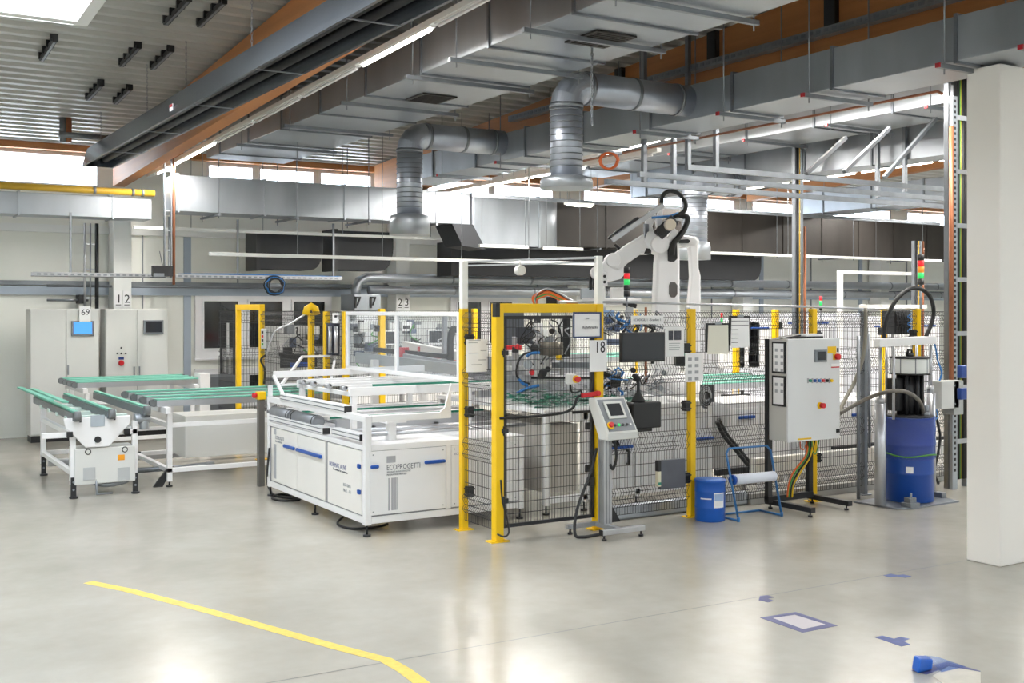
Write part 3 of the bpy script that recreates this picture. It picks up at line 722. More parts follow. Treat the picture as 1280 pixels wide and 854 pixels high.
# ======================= SAFETY FENCE =======================
PROF = [(.10,0),(.17,0),(.205,.03),(.24,0),(.31,.03),(.345,0),(.66,0),(.70,.03),(.735,0),(.80,.03),(.84,0),(1.30,0),(1.335,.03),(1.37,0),(1.43,.03),(1.47,0),(1.80,0),(1.835,.03),(1.87,0),(1.92,.03),(1.965,-.01)]
HZ = [.10,.17,.24,.345,.44,.55,.66,.735,.84,.95,1.06,1.18,1.30,1.37,1.47,1.58,1.69,1.80,1.87,1.965]
def wires(p0, p1, z0=0, z1=3, pitch=.031, r=.0025, flat=False):
    """welded wire mesh with V folds between two floor points"""
    p0 = Vector(p0); p1 = Vector(p1); d = p1-p0; L = d.length; d /= L; nrm = Vector((d.y, -d.x, 0))
    s = MB(); n = max(2, int(L/pitch)); pr = [(z, o) for z, o in PROF if z0 <= z <= z1]
    if flat: pr = [(z0, 0), (z1, 0)]
    for i in range(n+1):
        c = p0+d*(L*i/n); s.tube([c+nrm*o+Vector((0,0,z)) for z, o in pr], r, 3, cap=False, smooth=False)
    if flat:
        hz = [z0+k*.095 for k in range(int((z1-z0)/.095)+1)]
    else: hz = [z for z in HZ if z0 <= z <= z1]
    for z in hz: s.bar(p0+Vector((0,0,z)), p1+Vector((0,0,z)), r*2)
    if not flat:
        for z in (.205,.31,.70,.80,1.335,1.43,1.835,1.92):
            if z0 <= z <= z1: s.bar(p0+nrm*.03+Vector((0,0,z)), p1+nrm*.03+Vector((0,0,z)), r*2)
    return s
def fpanel(label, p0, p1, z0=0, z1=3, **k):
    return tag(obj('mesh_fence', wires((p0[0], p0[1], 0), (p1[0], p1[1], 0), z0, z1, **k), black), label, 'fence', 'wire mesh fence panels')
def fpost(label, x, y, h=2.0, w=.065, clamps=(.35, 1.07, 1.72), cdir=(1, 0)):
    t = thing('fence_post', label, 'post', (x, y, 0), 'yellow fence posts')
    s = MB(); s.box(x-w/2, y-w/2, .006, x+w/2, y+w/2, h); obj('post_tube', s, yellow, t, .006)
    s = MB(); s.box(x-w/2-.045, y-w/2-.02, 0, x+w/2+.045, y+w/2+.02, .008)
    obj('base_plate', s, yellow, t)
    s = MB(); s.cyl((x-w/2-.025, y, .008), (x-w/2-.025, y, .022), .009, 8); obj('bolt', s, steel, t)
    for z in clamps:
        s = MB(); cx, cy = x+cdir[0]*(w/2+.03), y+cdir[1]*(w/2+.03)
        s.box(cx-.03, cy-.03, z-.05, cx+.03, cy+.03, z+.05); s.box(cx-.04, cy-.036, z-.035, cx+.04, cy+.036, z-.02); s.box(cx-.04, cy-.036, z+.02, cx+.04, cy+.036, z+.035)
        obj('clamp', s, black, t, .004)
    return t
FY = 8.2
XA = 4.9
G1 = P(747, 600, FY).x; XB = P(864, 600, FY).x; XC = P(1016, 600, FY).x; XD = P(1146, 600, FY).x
fpost('front yellow fence post at the near corner of the white logo machine', XA, 8.80, cdir=(.4,-1.0))
fpost('front yellow fence post between the gate bay and the blue drum', XB, FY, clamps=(.38, .42+.65, 1.62), cdir=(-1,0))
fpost('yellow fence post behind the grey control cabinet on the black stand', XC, FY, clamps=(.45, 1.72), cdir=(1,0))
fpost('yellow fence post behind the crossbeam of the drum pump', XD, FY, clamps=(1.72,), cdir=(-1,0))
# gate portal: two posts and a top bar are one welded frame
t = thing('gateway', 'yellow gate frame with two tall posts and a top bar', 'gate', ((XA+G1)/2, FY, 0))
for x in (XA, G1):
    s = MB(); s.box(x-.04, FY-.04, .006, x+.04, FY+.04, 2.045); obj('post_tube', s, yellow, t, .006)
    s = MB(); s.box(x-.09, FY-.06, 0, x+.09, FY+.06, .008); obj('base_plate', s, yellow, t)
s = MB(); s.box(XA+.04, FY-.03, 1.965, G1-.04, FY+.03, 2.045); obj('top_bar', s, yellow, t, .006)
s = MB(); s.box(XA-.043, FY-.043, 1.93, XA-.0, FY+.02, 2.048); obj('end_cap', s, black, t, .004)
t = thing('fence_gate', 'black framed wire mesh gate leaf inside the yellow frame', 'gate', ((XA+G1)/2, FY, .12))
a, b = XA+.06, G1-.06
obj('wire_mesh', wires((a, FY, 0), (b, FY, 0), .13, 1.92, flat=True), black, t)
s = MB(); w = .028
s.box(a-w/2, FY-.015, .11, a+w/2, FY+.015, 1.94); s.box(b-w/2, FY-.015, .11, b+w/2, FY+.015, 1.94)
s.box(a+w/2, FY-.015, .11, b-w/2, FY+.015, .14); s.box(a+w/2, FY-.015, 1.91, b-w/2, FY+.015, 1.94); obj('leaf_frame', s, black, t, .003)
for z in (.35, .95, 1.62):
    s = MB(); s.box(a-.045, FY-.05, z-.02, a+.02, FY-.015, z+.02); s.cyl((a-.02, FY-.04, z-.04), (a-.02, FY-.04, z+.04), .012, 8); obj('hinge', s, black, t)
s = MB(); s.box(b-.06, FY-.04, .40, b+.0, FY-.0, .48); obj('latch', s, black, t, .004)
fpanel('narrow side mesh panel between the corner post and the gate post', (XA-.02, 8.74), (XA-.02, FY+.06))
fpanel('mesh panel with the black monitor, right of the gate', (G1+.06, FY), (XB-.05, FY))
fpanel('mesh panel between the blue drum post and the grey control cabinet', (XB+.05, FY), (XC-.05, FY))
XE = P(1080, 600, FY).x
fpanel('mesh panel right of the grey control cabinet on the stand', (XC+.05, FY), (XE-.03, FY))
fpanel('mesh panel behind the blue drum and pump', (XE+.03, FY), (XD-.04, FY))
fpanel('mesh panel at the far right end of the front fence', (XD+.04, FY), (XD+1.0, FY))
s = MB(); s.box(XE-.025, FY-.03, 0, XE+.025, FY+.03, 1.97); s.box(XE-.07, FY-.05, 0, XE+.07, FY+.05, .01); tag(obj('fence_post', s, steel, bevel=.004), 'grey steel fence post left of the drum pump', 'post')
# side run along the white machine, towards the back wall
for (px, lab, cl) in ((432, 'at the far end of the white framed window', (1.0,)), (408, 'carrying the black light curtain box', (.5,)), (327, 'right post of the small yellow doorway frame', ()), (298, 'left post of the small yellow doorway frame', ())):
    d_ = onX(px, 600, XA); fpost('yellow fence post %s' % lab, XA, d_.y, h=2.02 if px < 330 else 1.97, clamps=cl, cdir=(1,0))
ya, yb = onX(327, 500, XA).y, onX(298, 500, XA).y
s = MB(); s.box(XA-.034, ya-.03, 1.985, XA+.034, yb+.03, 2.06); tag(obj('doorway_bar', s, yellow, bevel=.005), 'yellow top bar of the small doorway frame at left', 'bar')
q = onX(389, 500, XA)
t = fpost('yellow fence post with a rounded cap and a grey cable looping to it', XA+.0, q.y, h=1.95, clamps=(), cdir=(1,0))
s = MB(); s.tube([(XA-.07, q.y, 1.93), (XA-.05, q.y, 2.0), (XA, q.y, 2.03), (XA+.05, q.y, 2.0), (XA+.07, q.y, 1.93)], .045, 10); obj('cap', s, yellow, t)
s = MB(); s.tube(spline([(XA-.05, q.y, 1.95), (XA-.25, q.y+.05, 1.82), (XA-.42, q.y+.1, 1.72), (XA-.5, q.y+.15, 1.45)]), .011, 6); obj('cable', s, alu, t)
y408, y389, y432 = onX(408, 500, XA).y, q.y, onX(432, 500, XA).y
fpanel('mesh panel between the doorway and the rounded yellow post', (XA, ya-.05), (XA, y389+.04), r=.0025)
fpanel('mesh panel between the light curtain box and the rounded yellow post', (XA, y389-.04), (XA, y408+.04), r=.0025)
fpanel('mesh panel left of the white framed window', (XA, y408-.04), (XA, y432+.04), r=.0025)
fpanel('mesh panel beyond the small yellow doorway', (XA, yb+.05), (XA, 16.2), r=.0025)
# white framed window over the conveyor opening
t = thing('guard_window', 'white framed clear guard window over the conveyor opening', 'guard', (XA, 10.1, 1.35))
Y0, Y1 = 8.86, y432-.04
za0, za1, zb0 = 1.96, 1.96, 1.35
s = MB(); s.box(XA-.02, Y0, 1.93, XA+.02, Y1, 1.97); s.box(XA-.02, Y0, 1.33, XA+.02, Y1, 1.37); s.box(XA-.02, Y0, 1.37, XA+.02, Y0+.04, 1.93); s.box(XA-.02, Y1-.04, 1.37, XA+.02, Y1, 1.93)
ym = onX(496, 430, XA).y; s.box(XA-.018, ym-.02, 1.37, XA+.018, ym+.02, 1.93); obj('frame', s, white, t, .004)
for (u, v) in ((Y0+.04, ym-.02), (ym+.02, Y1-.04)):
    s = MB(); s.box(XA-.004, u, 1.37, XA+.004, v, 1.93); obj('pane', s, clearpane, t)
# open dark gate leaf at the far left
t = thing('fence_gate', 'open dark framed mesh gate leaf left of the small yellow doorway', 'gate', (5.35, 17, .1))
u, v = onX(293, 540, 5.32).y, onX(276, 540, 5.32).y
s = MB(); x = 5.32
s.box(x-.015, u, .1, x+.015, u+.035, 1.97); s.box(x-.015, v-.035, .1, x+.015, v, 1.97); s.box(x-.015, u, .1, x+.015, v, .14); s.box(x-.015, u, 1.93, x+.015, v, 1.97); s.box(x-.012, u, .95, x+.012, v, .98)
obj('leaf_frame', s, black, t); obj('wire_mesh', wires((x, u, 0), (x, v, 0), .14, 1.93, flat=True, pitch=.04, r=.003), black, t)
s = MB(); s.box(x-.03, u+.2, 1.25, x-.02, u+.3, 1.78); obj('sheet', s, paper, t)
# back run and right run of the cell
BY = 15.6; RX = 12.0
bp = [(px, P(px, 400, BY).x) for px in (477, 593)]
fpost('far yellow fence post seen through the white framed window', bp[0][1], BY, clamps=(1.7,), cdir=(-1,0), w=.09)
fpost('far yellow fence post seen between the corner post and the gate', bp[1][1], BY, clamps=(), w=.08)
for (px, lab) in ((793, 'behind the white label above the monitor'), (920, 'behind the clipboards on the right run'), (969, 'with black clamps, right of the clipboards')):
    d_ = onX(px, 400, RX); fpost('far yellow fence post %s' % lab, RX, d_.y, h=1.99, clamps=(1.2, 1.75), cdir=(1,-.3), w=.08)
d_ = onX(1106, 400, RX); fpost('far yellow fence post behind the hose arc of the drum pump', RX, d_.y, clamps=(1.7,), cdir=(-1,0), w=.08)
xs = [XA, bp[0][1], bp[1][1], RX]
for i in range(3): fpanel('far mesh panel of the back run, %s' % ('left section', 'middle section', 'right section')[i], (xs[i]+.06, BY), (xs[i+1]-.06, BY), r=.0026, pitch=.04)
yr = [BY]+[onX(px, 400, RX).y for px in (793, 920, 969, 1106)]
yr = sorted(set([round(v, 3) for v in yr]), reverse=True)+[FY]
for i in range(len(yr)-1):
    if yr[i]-yr[i+1] > .2: fpanel('far mesh panel of the right run, section %s' % ('nearest the back', 'second from the back', 'third from the back', 'fourth from the back', 'nearest the front')[i], (RX, yr[i]-.05), (RX, yr[i+1]+.05), r=.0024, pitch=.045)
# conduit on top of the fence, overhead aluminium frame
s = MB(); s.tube([P(700,377,FY+.25), P(790,378,FY+.1), (XB, FY, 2.045), (XC, FY, 2.02), (XE, FY, 2.0), (XD, FY+.0, 2.0)], .012, 8); tag(obj('conduit', s, alu), 'thin grey conduit running along the top of the front fence', 'conduit')
t = thing('overhead_gantry', 'thin white frame of two uprights and a crossbar above the gate', 'frame', (5.4, 8.5, 2.0))
a = Vector((XA+.0, 8.80, 2.0)); b = Vector((P(748, 380, FY+.1).x, FY+.1, 0))
s = MB(); s.box(a.x-.03, a.y-.03, 2.0, a.x+.03, a.y+.03, 2.43); obj('upright', s, wallw, t, .004)
s = MB(); s.box(b.x-.03, b.y-.03, .0, b.x+.03, b.y+.03, P(748,320,FY+.1).z); obj('upright', s, wallw, t, .004)
s = MB(); s.bar((a.x, a.y, 2.425), (b.x, b.y, P(748,322,FY+.1).z), .03, .02); s.bar((a.x, a.y, 2.39), (b.x, b.y, P(748,325,FY+.1).z-.02), .02, .015); obj('crossbar', s, alu, t)
q = P(650, 338, 8.55); s = MB(); s.cyl((q.x, q.y-.03, q.z), (q.x, q.y+.03, q.z), .045, 16); s.cyl((q.x, q.y, q.z+.04), (q.x, q.y, q.z+.09), .01, 8); tag(obj('cable_pulley', s, wallw), 'small white balancer reel hanging from the overhead frame', 'reel')
# sheets, signs and gadgets on the front fence
def sheet(label, px0, py0, px1, py1, Y=FY-.06, m=paper, name='paper_sheet', cat='paper', th=.003, grp=None):
    a, b = P(px0, py1, Y), P(px1, py0, Y)
    t = thing(name, label, cat, ((a.x+b.x)/2, Y, a.z), grp)
    s = MB(); s.box(a.x, Y, a.z, b.x, Y+th, b.z); obj('sheet', s, m, t)
    return t, a, b
t, a, b = sheet('white sheet with the big number 18 taped on the right gate post', 737, 425, 758.5, 465)
text('numeral', '18', (a.x+.055, a.y-.001, a.z+.17), .15, ink, t, sx=.8)
t, a, b = sheet('white sheet in a dark blue frame above the number 18', 716, 390, 751.5, 423, name='framed_notice', cat='sign')
s = MB(); y = a.y-.006; e = .016
s.box(a.x, y, a.z, b.x, y+.006, a.z+e); s.box(a.x, y, b.z-e, b.x, y+.006, b.z); s.box(a.x, y, a.z+e, a.x+e, y+.006, b.z-e); s.box(b.x-e, y, a.z+e, b.x, y+.006, b.z-e); obj('frame', s, mat('navy_frame', '36466e', .5), t)
text('lettering', 'Rohrbrücke', (a.x+.10, y, a.z+.085), .036, inkgrey, t); text('lettering', 'Zone', (a.x+.135, y, a.z+.17), .018, papergrey, t)
t, a, b = sheet('narrow white label with a line of print above the monitor', 789, 394.5, 829.5, 405.5, name='label_strip', cat='sign')
text('lettering', 'ECODIGIL 1 - Scanline 1', (a.x+.025, a.y-.001, a.z+.03), .032, inkgrey, t)
t, a, b = sheet('white sheet with a dark photograph right of the monitor', 831.5, 408, 855, 446)
s = MB(); s.box(a.x+.04, a.y-.002, a.z+.155, a.x+.095, a.y, b.z-.04); s.box(a.x+.105, a.y-.002, a.z+.155, b.x-.035, a.y, b.z-.04); obj('picture', s, mat('dark_photo', '4a4e5a', .6, 0, .5, 30), t)
for k in range(4): s = MB(); s.box(a.x+.045, a.y-.002, a.z+.06+k*.02, b.x-.06+.01*(k % 2), a.y, a.z+.066+k*.02); obj('text_line', s, papergrey, t)
t, a, b = sheet('white sheet with small line drawings on the yellow post by the monitor', 856.5, 441, 879, 478, Y=FY-.075)
for k in range(8):
    u = a.x+.035+(k % 2)*.085; v = b.z-.075-(k//2)*.062; s = MB(); s.box(u, a.y-.002, v, u+.045, a.y, v+.03); obj('drawing', s, papergrey, t)
t, a, b = sheet('cream sheet with faint print by the corner post', 583, 424, 609.5, 465.5, Y=8.35)
for k, (u, v, w_) in enumerate(((.02, .27, .12), (.02, .25, .09), (.14, .18, .06), (.02, .16, .1), (.12, .10, .08), (.05, .06, .1))): s = MB(); s.box(a.x+u, a.y-.002, a.z+v, a.x+u+w_, a.y, a.z+v+.006); obj('text_line', s, papergrey, t)
# monitor
t = thing('monitor', 'black flat monitor mounted on the mesh right of the number 18', 'monitor', (P(804,440,FY-.1).x, FY-.1, P(804,453,FY-.1).z))
a, b = P(777, 453.5, FY-.1), P(831.5, 415, FY-.1)
s = MB(); s.box(a.x, FY-.10, a.z, b.x, FY-.06, b.z); obj('casing', s, black, t, .006)
s = MB(); s.box(a.x+.012, FY-.103, a.z+.018, b.x-.012, FY-.10, b.z-.012); obj('display', s, screen, t)
s = MB(); s.box(a.x+.36, FY-.10, a.z-.02, a.x+.38, FY-.07, a.z); obj('knob', s, black, t)
s = MB(); s.box(a.x+.2, FY-.06, a.z+.1, a.x+.3, FY-.03, a.z+.2); obj('mount', s, black, t)
# joystick box
t = thing('joystick_box', 'black control box with a joystick on the mesh below the monitor', 'control box', (P(808,540,FY-.12).x, FY-.12, P(808,540,FY-.1).z))
a, b = P(791, 537, FY-.16), P(826, 502, FY-.16)
s = MB(); s.box(a.x, FY-.17, a.z, b.x, FY-.04, b.z); obj('housing', s, black, t, .012)
s = MB(); s.box(a.x-.03, FY-.12, a.z-.01, a.x, FY-.05, b.z-.03); s.box(a.x+.02, FY-.15, a.z-.03, b.x-.09, FY-.05, a.z); obj('side_block', s, blackrubber, t, .006)
c = Vector((a.x+.11, FY-.10, b.z))
s = MB(); s.lathe(c, [(.065, 0), (.06, .02), (.05, .035), (.047, .05), (.035, .06), (.034, .072), (.02, .085), (.017, .10), (.015, .19)], 18); obj('bellows', s, blackrubber, t)
s = MB(); s.tube([c+Vector((0,0,.18)), c+Vector((-.008,0,.21)), c+Vector((-.03,0,.235)), c+Vector((-.06,0,.245))], .022, 10, radii=[.016, .03, .03, .018]); obj('grip', s, blackrubber, t)
# folder pouch
t = thing('folder', 'dark grey folder with a cream spine low on the mesh near the blue drum', 'folder', (P(838,600,FY-.1).x, FY-.1, P(838,612,FY-.1).z))
a, b = P(823, 612.5, FY-.1), P(856, 573, FY-.1)
s = MB(); s.box(a.x+.02, FY-.11, a.z, b.x, FY-.07, b.z); obj('cover', s, mat('slate_cover', '5a5d66', .5, 0, .1, 8), t, .004)
s = MB(); s.box(a.x-.01, FY-.112, a.z+.03, a.x+.022, FY-.068, b.z-.10); obj('spine_label', s, mat('cream_label', 'd8d4bc', .6), t)
s = MB(); s.box(a.x-.012, FY-.113, b.z-.10, a.x+.022, FY-.067, b.z); obj('spine', s, black, t)
s = MB(); s.box(a.x-.011, FY-.114, a.z+.045, a.x+.021, FY-.111, a.z+.07); obj('spine_band', s, greend, t)
# clipboards
for i, (p0, q0, p1, q1, lab) in enumerate(((884, 405, 911, 443, 'clipboard with a blank cream sheet right of the drum post'), (913, 396, 937, 435, 'clipboard with a lined white form, topmost on the mesh'))):
    Y = FY-.07; a, b = P(p0, q1, Y), P(p1, q0, Y)
    t = thing('clipboard', lab, 'clipboard', ((a.x+b.x)/2, Y, a.z))
    s = MB(); s.box(a.x-.02, Y, a.z+.02, b.x+.01, Y+.006, b.z+.01); obj('board', s, black, t)
    s = MB(); s.prism([(a.x, Y-.004, a.z), (b.x-.01, Y-.008, a.z+.0), (b.x-.012, Y-.004, b.z-.01), (a.x+.012, Y-.004, b.z-.01)], (0, .003, 0)); obj('sheet', s, mat('cream_paper', 'e4e2d4', .7) if i == 0 else paper, t)
    s = MB(); s.box((a.x+b.x)/2-.04, Y-.012, b.z-.005, (a.x+b.x)/2+.04, Y, b.z+.02); obj('clip', s, steel, t, .003)
    if i:
        for k in range(6): s = MB(); s.box(a.x+.01, Y-.0055, a.z+.05+k*.042, b.x-.02, Y-.004, a.z+.055+k*.042); obj('ruled_line', s, ink, t)
# e-stop box, red clamp and their cable on the gate
a = P(715, 474, FY-.06)
t = thing('emergency_stop', 'grey emergency stop box with yellow plate and red button on the gate mesh', 'button', tuple(a))
s = MB(); s.box(a.x-.05, FY-.09, a.z-.045, a.x+.03, FY-.02, a.z+.045); obj('box', s, cabgrey, t, .008)
s = MB(); s.cyl((a.x+.02, FY-.09, a.z), (a.x+.02, FY-.098, a.z), .034, 20); obj('collar', s, yellow, t)
s = MB(); s.cyl((a.x+.02, FY-.098, a.z), (a.x+.02, FY-.13, a.z), .022, 16, .028); obj('red_button', s, red, t)
s = MB(); s.tube(spline([(a.x-.01, FY-.05, a.z-.045), (a.x-.005, FY-.06, a.z-.11), (a.x+.05, FY-.06, a.z-.12), (a.x+.10, FY-.06, a.z-.11), (a.x+.12, FY-.05, a.z-.16)]), .009, 6); obj('cable', s, blackrubber, t)
a, b = P(728, 495, FY-.08), P(748, 492, FY-.08)
s = MB(); s.bar((a.x, FY-.07, a.z), (b.x, FY-.07, b.z), .03, .04); s.cyl((b.x, FY-.09, b.z), (b.x, FY-.05, b.z), .025, 14)
tag(obj('gate_handle', s, red, bevel=.004), 'red gate locking handle across the right gate post', 'handle')
s = MB(); s.tube(spline([P(625,523,FY-.05), P(660,521,FY-.05), P(700,517,FY-.05), P(716,510,FY-.05), P(722,497,FY-.05), P(728,494,FY-.05)]), .012, 7); s.tube([P(716,516,FY-.045), P(742,514,FY-.045)], .012, 7)
tag(obj('cable', s, blackrubber), 'thick black cable running along the gate to the red handle', 'cable')
s = MB(); s.tube(spline([P(626,600,FY-.06), P(628,625,FY-.08), P(634,650,FY-.1), P(636,666,FY-.12), P(630,671,FY-.13), P(622,668,FY-.05)]), .008, 6)
tag(obj('cable', s, blackrubber), 'black cable drooping to the floor at the left gate post', 'cable')

# ======================= THE LOGO MACHINE =======================
def foot(parent, x, y, h=.10, r=.035, m=black):
    s = MB(); s.cyl((x, y, 0), (x, y, .018), r, 14); s.cyl((x, y, .018), (x, y, h), .009, 8); obj('levelling_foot', s, m, parent)
MX, MY, MX2, MY2 = 4.0, 8.95, 5.64, 11.5
t = thing('laying_machine', 'white machine with the ECOPROGETTI logo, corner towards the camera', 'machine', ((MX+MX2)/2, (MY+MY2)/2, 0))
M1 = t
s = MB(); w = .062
s.box(MX, MY, .10, MX+w, MY+w, 1.06)
for (x, y) in ((MX, MY2-w), (MX2-w, MY), (MX2-w, MY2-w)): s.box(x, y, .10, x+w, y+w, 1.06 if x < 5 else .78)
s.box(MX+w, MY, .11, MX2-w, MY+w, .17); s.box(MX, MY+w, .11, MX+w, MY2-w, .17); s.box(MX+w, MY2-w, .11, MX2-w, MY2, .17); s.box(MX2-w, MY+w, .11, MX2, MY2-w, .17)
obj('frame', s, white, t, .005)
for (x, y) in ((MX+.03, MY+.03), (MX+.03, MY2-.03), (MX2-.03, MY+.03), (MX2-.03, MY2-.03), (MX+.03, 10.2)): foot(t, x, y)
# doors: right face (towards -Y)
xs = [P(q, 600, MY).x for q in (461, 557, 564)]
def doorX(xa, xb, z0=.185, z1=.745):
    s = MB(); s.box(xa, MY-.006, z0, xb, MY+.02, z1); d = obj('door_panel', s, white, t, .003)
    s = MB(); e = .005; y = MY-.0065
    for (u, v) in ((xa+.03, z0+.03), (xb-.03, z0+.03), (xa+.03, z1-.03), (xb-.03, z1-.03)):
        q = MB(); q.cyl((u, MY-.006, v), (u, MY-.009, v), .006, 8); obj('screw', q, steel, d)
    return d
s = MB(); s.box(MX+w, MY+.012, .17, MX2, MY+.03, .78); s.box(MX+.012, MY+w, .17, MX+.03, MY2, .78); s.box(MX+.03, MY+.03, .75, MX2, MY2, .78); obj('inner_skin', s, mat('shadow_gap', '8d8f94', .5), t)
d1 = doorX(xs[0]+.008, xs[1]); d2 = doorX(xs[2], MX2-w-.01)
s = MB(); s.box(MX+w, MY-.004, .75, MX2-.0, MY+w, .80); s.box(MX+w, MY+w, .78, MX2, MY2-w, .80); s.box(xs[1]+.004, MY-.004, .175, xs[2]-.004, MY+.03, .75); s.box(MX-.004, MY+w, .755, MX+w, MY2-w, .80); obj('top_sheet', s, white, t, .003)
def handleX(xa, xb, z, par): s = MB(); s.box(xa, MY-.035, z-.016, xb, MY-.006, z+.016); obj('door_handle', s, blueh, par, .012)
h0 = P(541, 576, MY-.02); h1 = P(556, 574, MY-.02)
zt = lambda px, py: P(px, py, MY).z
handleX(P(529.5,577,MY).x, P(555.5,575,MY).x, zt(543,577), d1); handleX(xs[0]+.008, P(472.5,584,MY).x, zt(468,583.5), d1)
gx = P(483, 575, MY).x
s = MB(); s.box(gx, MY-.008, zt(483,579), P(494,575,MY).x, MY-.006, zt(483,570.5)); obj('logo_block', s, papergrey, d1)
text('logo_lettering', 'ECOPROGETTI', (gx-.002, MY-.008, zt(483,588)), .068, inkgrey, d1, sx=.74)
text('logo_lettering', 'SPECIALIST IN PHOTOVOLTAIC', (gx, MY-.008, zt(483,591.5)), .021, inkgrey, d1, sx=.80)
text('logo_lettering', 'PRODUCTION PROCESS', (gx, MY-.008, zt(483,595)), .021, inkgrey, d1, sx=.85)
for (u, v) in ((.005, .015), (.035, .022), (.062, .022), (.088, .006)):
    s = MB(); s.box(gx+.01+u, MY-.008, .215, gx+.01+u+v, MY-.006, zt(483,598)); obj('logo_stripe', s, papergrey, d1)
text('lettering', 'ECO', (xs[2]+.03, MY-.008, .66), .03, inkblue, d2)
# left face (towards -X)
LX = lambda px, py: onX(px, py, MX)
ysl = [MY+w+.01, LX(410,590).y-.004, LX(407,590).y+.004, MY2-w-.09]
for k, (u, v) in enumerate(((ysl[0], ysl[1]), (ysl[2], LX(372,590).y), (LX(372,590).y+.008, ysl[3]))):
    s = MB(); s.box(MX-.006, u, .185, MX+.02, v, .745); d = obj('door_panel', s, whitew, t, .003)
    if k == 0:
        for zz in (LX(448,582).z, LX(448,614).z): s = MB(); s.box(MX-.03, u, zz-.02, MX-.006, u+.05, zz+.02); obj('door_handle', s, blueh, d, .008)
        text('logo_lettering', 'HORMAK ALIVE', (MX-.008, LX(412.5,583).y, LX(411,580).z-.01), .06, inkblue, d, '-X', sx=.95)
        text('logo_lettering', 'The solution for production', (MX-.008, LX(416,583).y-.02, LX(416,584).z-.02), .03, inkgrey, d, '-X')
        text('lettering', 'ECO 2015', (MX-.008, LX(430,610).y, LX(432,608).z), .04, papergrey, d, '-X'); text('lettering', 'No. 1 - 18', (MX-.008, LX(430,610).y, LX(432,608).z-.05), .04, papergrey, d, '-X')
    else:
        u0, u1 = ((LX(404,570).y, LX(373,565).y), (LX(370,562).y, LX(357,557).y))[k-1]
        zz = LX(388,566.5).z
        s = MB(); s.box(MX-.035, u0, zz-.018, MX-.006, u1, zz+.018); obj('door_handle', s, blueh, d, .012)
    if k == 2:
        s = MB(); s.box(MX-.008, LX(346,590).y, .22, MX-.006, LX(343,590).y, .58); s.box(MX-.008, LX(346,590).y, .68, MX-.006, LX(343,590).y, .74); obj('logo_stripe', s, papergrey, d)
        text('logo_lettering', 'ECOPROGETTI', (MX-.008, LX(345,556).y, .635), .055, papergrey, d, '-X', sx=.7)
        text('logo_lettering', 'PRODUCTION PROCESS', (MX-.008, LX(345,556).y, .605), .025, papergrey, d, '-X', sx=.7)
# upper white frame: beam over the long sides, rising plate at the fence
s = MB(); xq = P(551, 510, MY).x
s.box(MX+w, MY, 1.0, xq, MY+w, 1.06); s.box(MX, MY+w, 1.0, MX+w, MY2-w, 1.06); obj('upper_rail', s, white, t, .006)
s = MB(); s.prism([(xq, MY+.01, 1.0), (XA-.04, MY+.01, 1.0), (XA-.04, MY+.01, 1.32), (xq+.05, MY+.01, 1.10), (xq, MY+.01, 1.06)], (0, .02, 0)); obj('gusset_plate', s, white, t, .003)
s = MB(); s.box(MX+.0, MY2-w, 1.06, MX+.04, MY2-.02, 1.18); obj('upper_rail', s, white, t)
# slotted aluminium profiles lying along the left edge
for (pa_, pb_, z) in ((351, 432, 1.085), (338, 405, .84), (416, 451, .86)):
    u, v = LX(pb_, 520).y, LX(pa_, 520).y
    s = MB(); s.box(MX-.01, u, z-.035, MX+.07, v, z+.035); pr = obj('slotted_profile', s, white, t, .004)
    for dz in (-.018, .018):
        s = MB(); s.box(MX-.012, u, z+dz-.004, MX-.009, v, z+dz+.004); obj('slot', s, galvd, pr)
    s = MB(); s.box(MX-.014, u-.004, z-.03, MX+.06, u, z+.03); obj('end_cap', s, black, pr)
# lower conveyor: two grey rollers, belts with green edges
for (pa_, pb_) in ((333, 359), (361, 391)):
    u, v = LX(pb_, 525).y, LX(pa_, 525).y
    s = MB(); s.cyl((MX+.06, u, .90), (MX+.06, v, .90), .062, 20); r_ = obj('roller', s, mat('grey_roller', '8e9196', .4, .3), t)
    for q in (u+.05, v-.05): s = MB(); s.cyl((MX+.06, q-.012, .90), (MX+.06, q+.006, .90), .064, 20); obj('roller_ring', s, blackrubber, r_)
for kb, (ya_, w_) in enumerate(((11.15, .16), (10.85, .18), (10.5, .18), (10.1, .16))):
    s = MB(); s.box(MX+.12, ya_, .92, MX2+.22, ya_+w_, .945); b_ = obj('conveyor_belt', s, white, t)
    if kb in (1, 3): s = MB(); s.box(MX+.14, ya_-.008, .93, MX2+.22, ya_+.006, .950); obj('belt_edge', s, greend, b_)
s = MB()
for y in (9.95, 11.38): s.box(MX+.15, y, .84, MX2+.22, y+.04, .93)
for x in (4.5, 5.2): s.box(x, 9.95, .80, x+.05, 11.42, .86)
obj('belt_frame', s, alu, t)
s = MB(); s.box(4.35, 9.2, .80, 4.42, 9.28, .98); s.box(4.3, 9.15, .96, 4.5, 9.32, .985); obj('sensor_bracket', s, white, t)
s = MB()
for y in (9.25, 9.6): s.tube([(4.15, y, .86), (MX2+.2, y, .86)], .02, 8)
obj('guide_rod', s, alu, t)
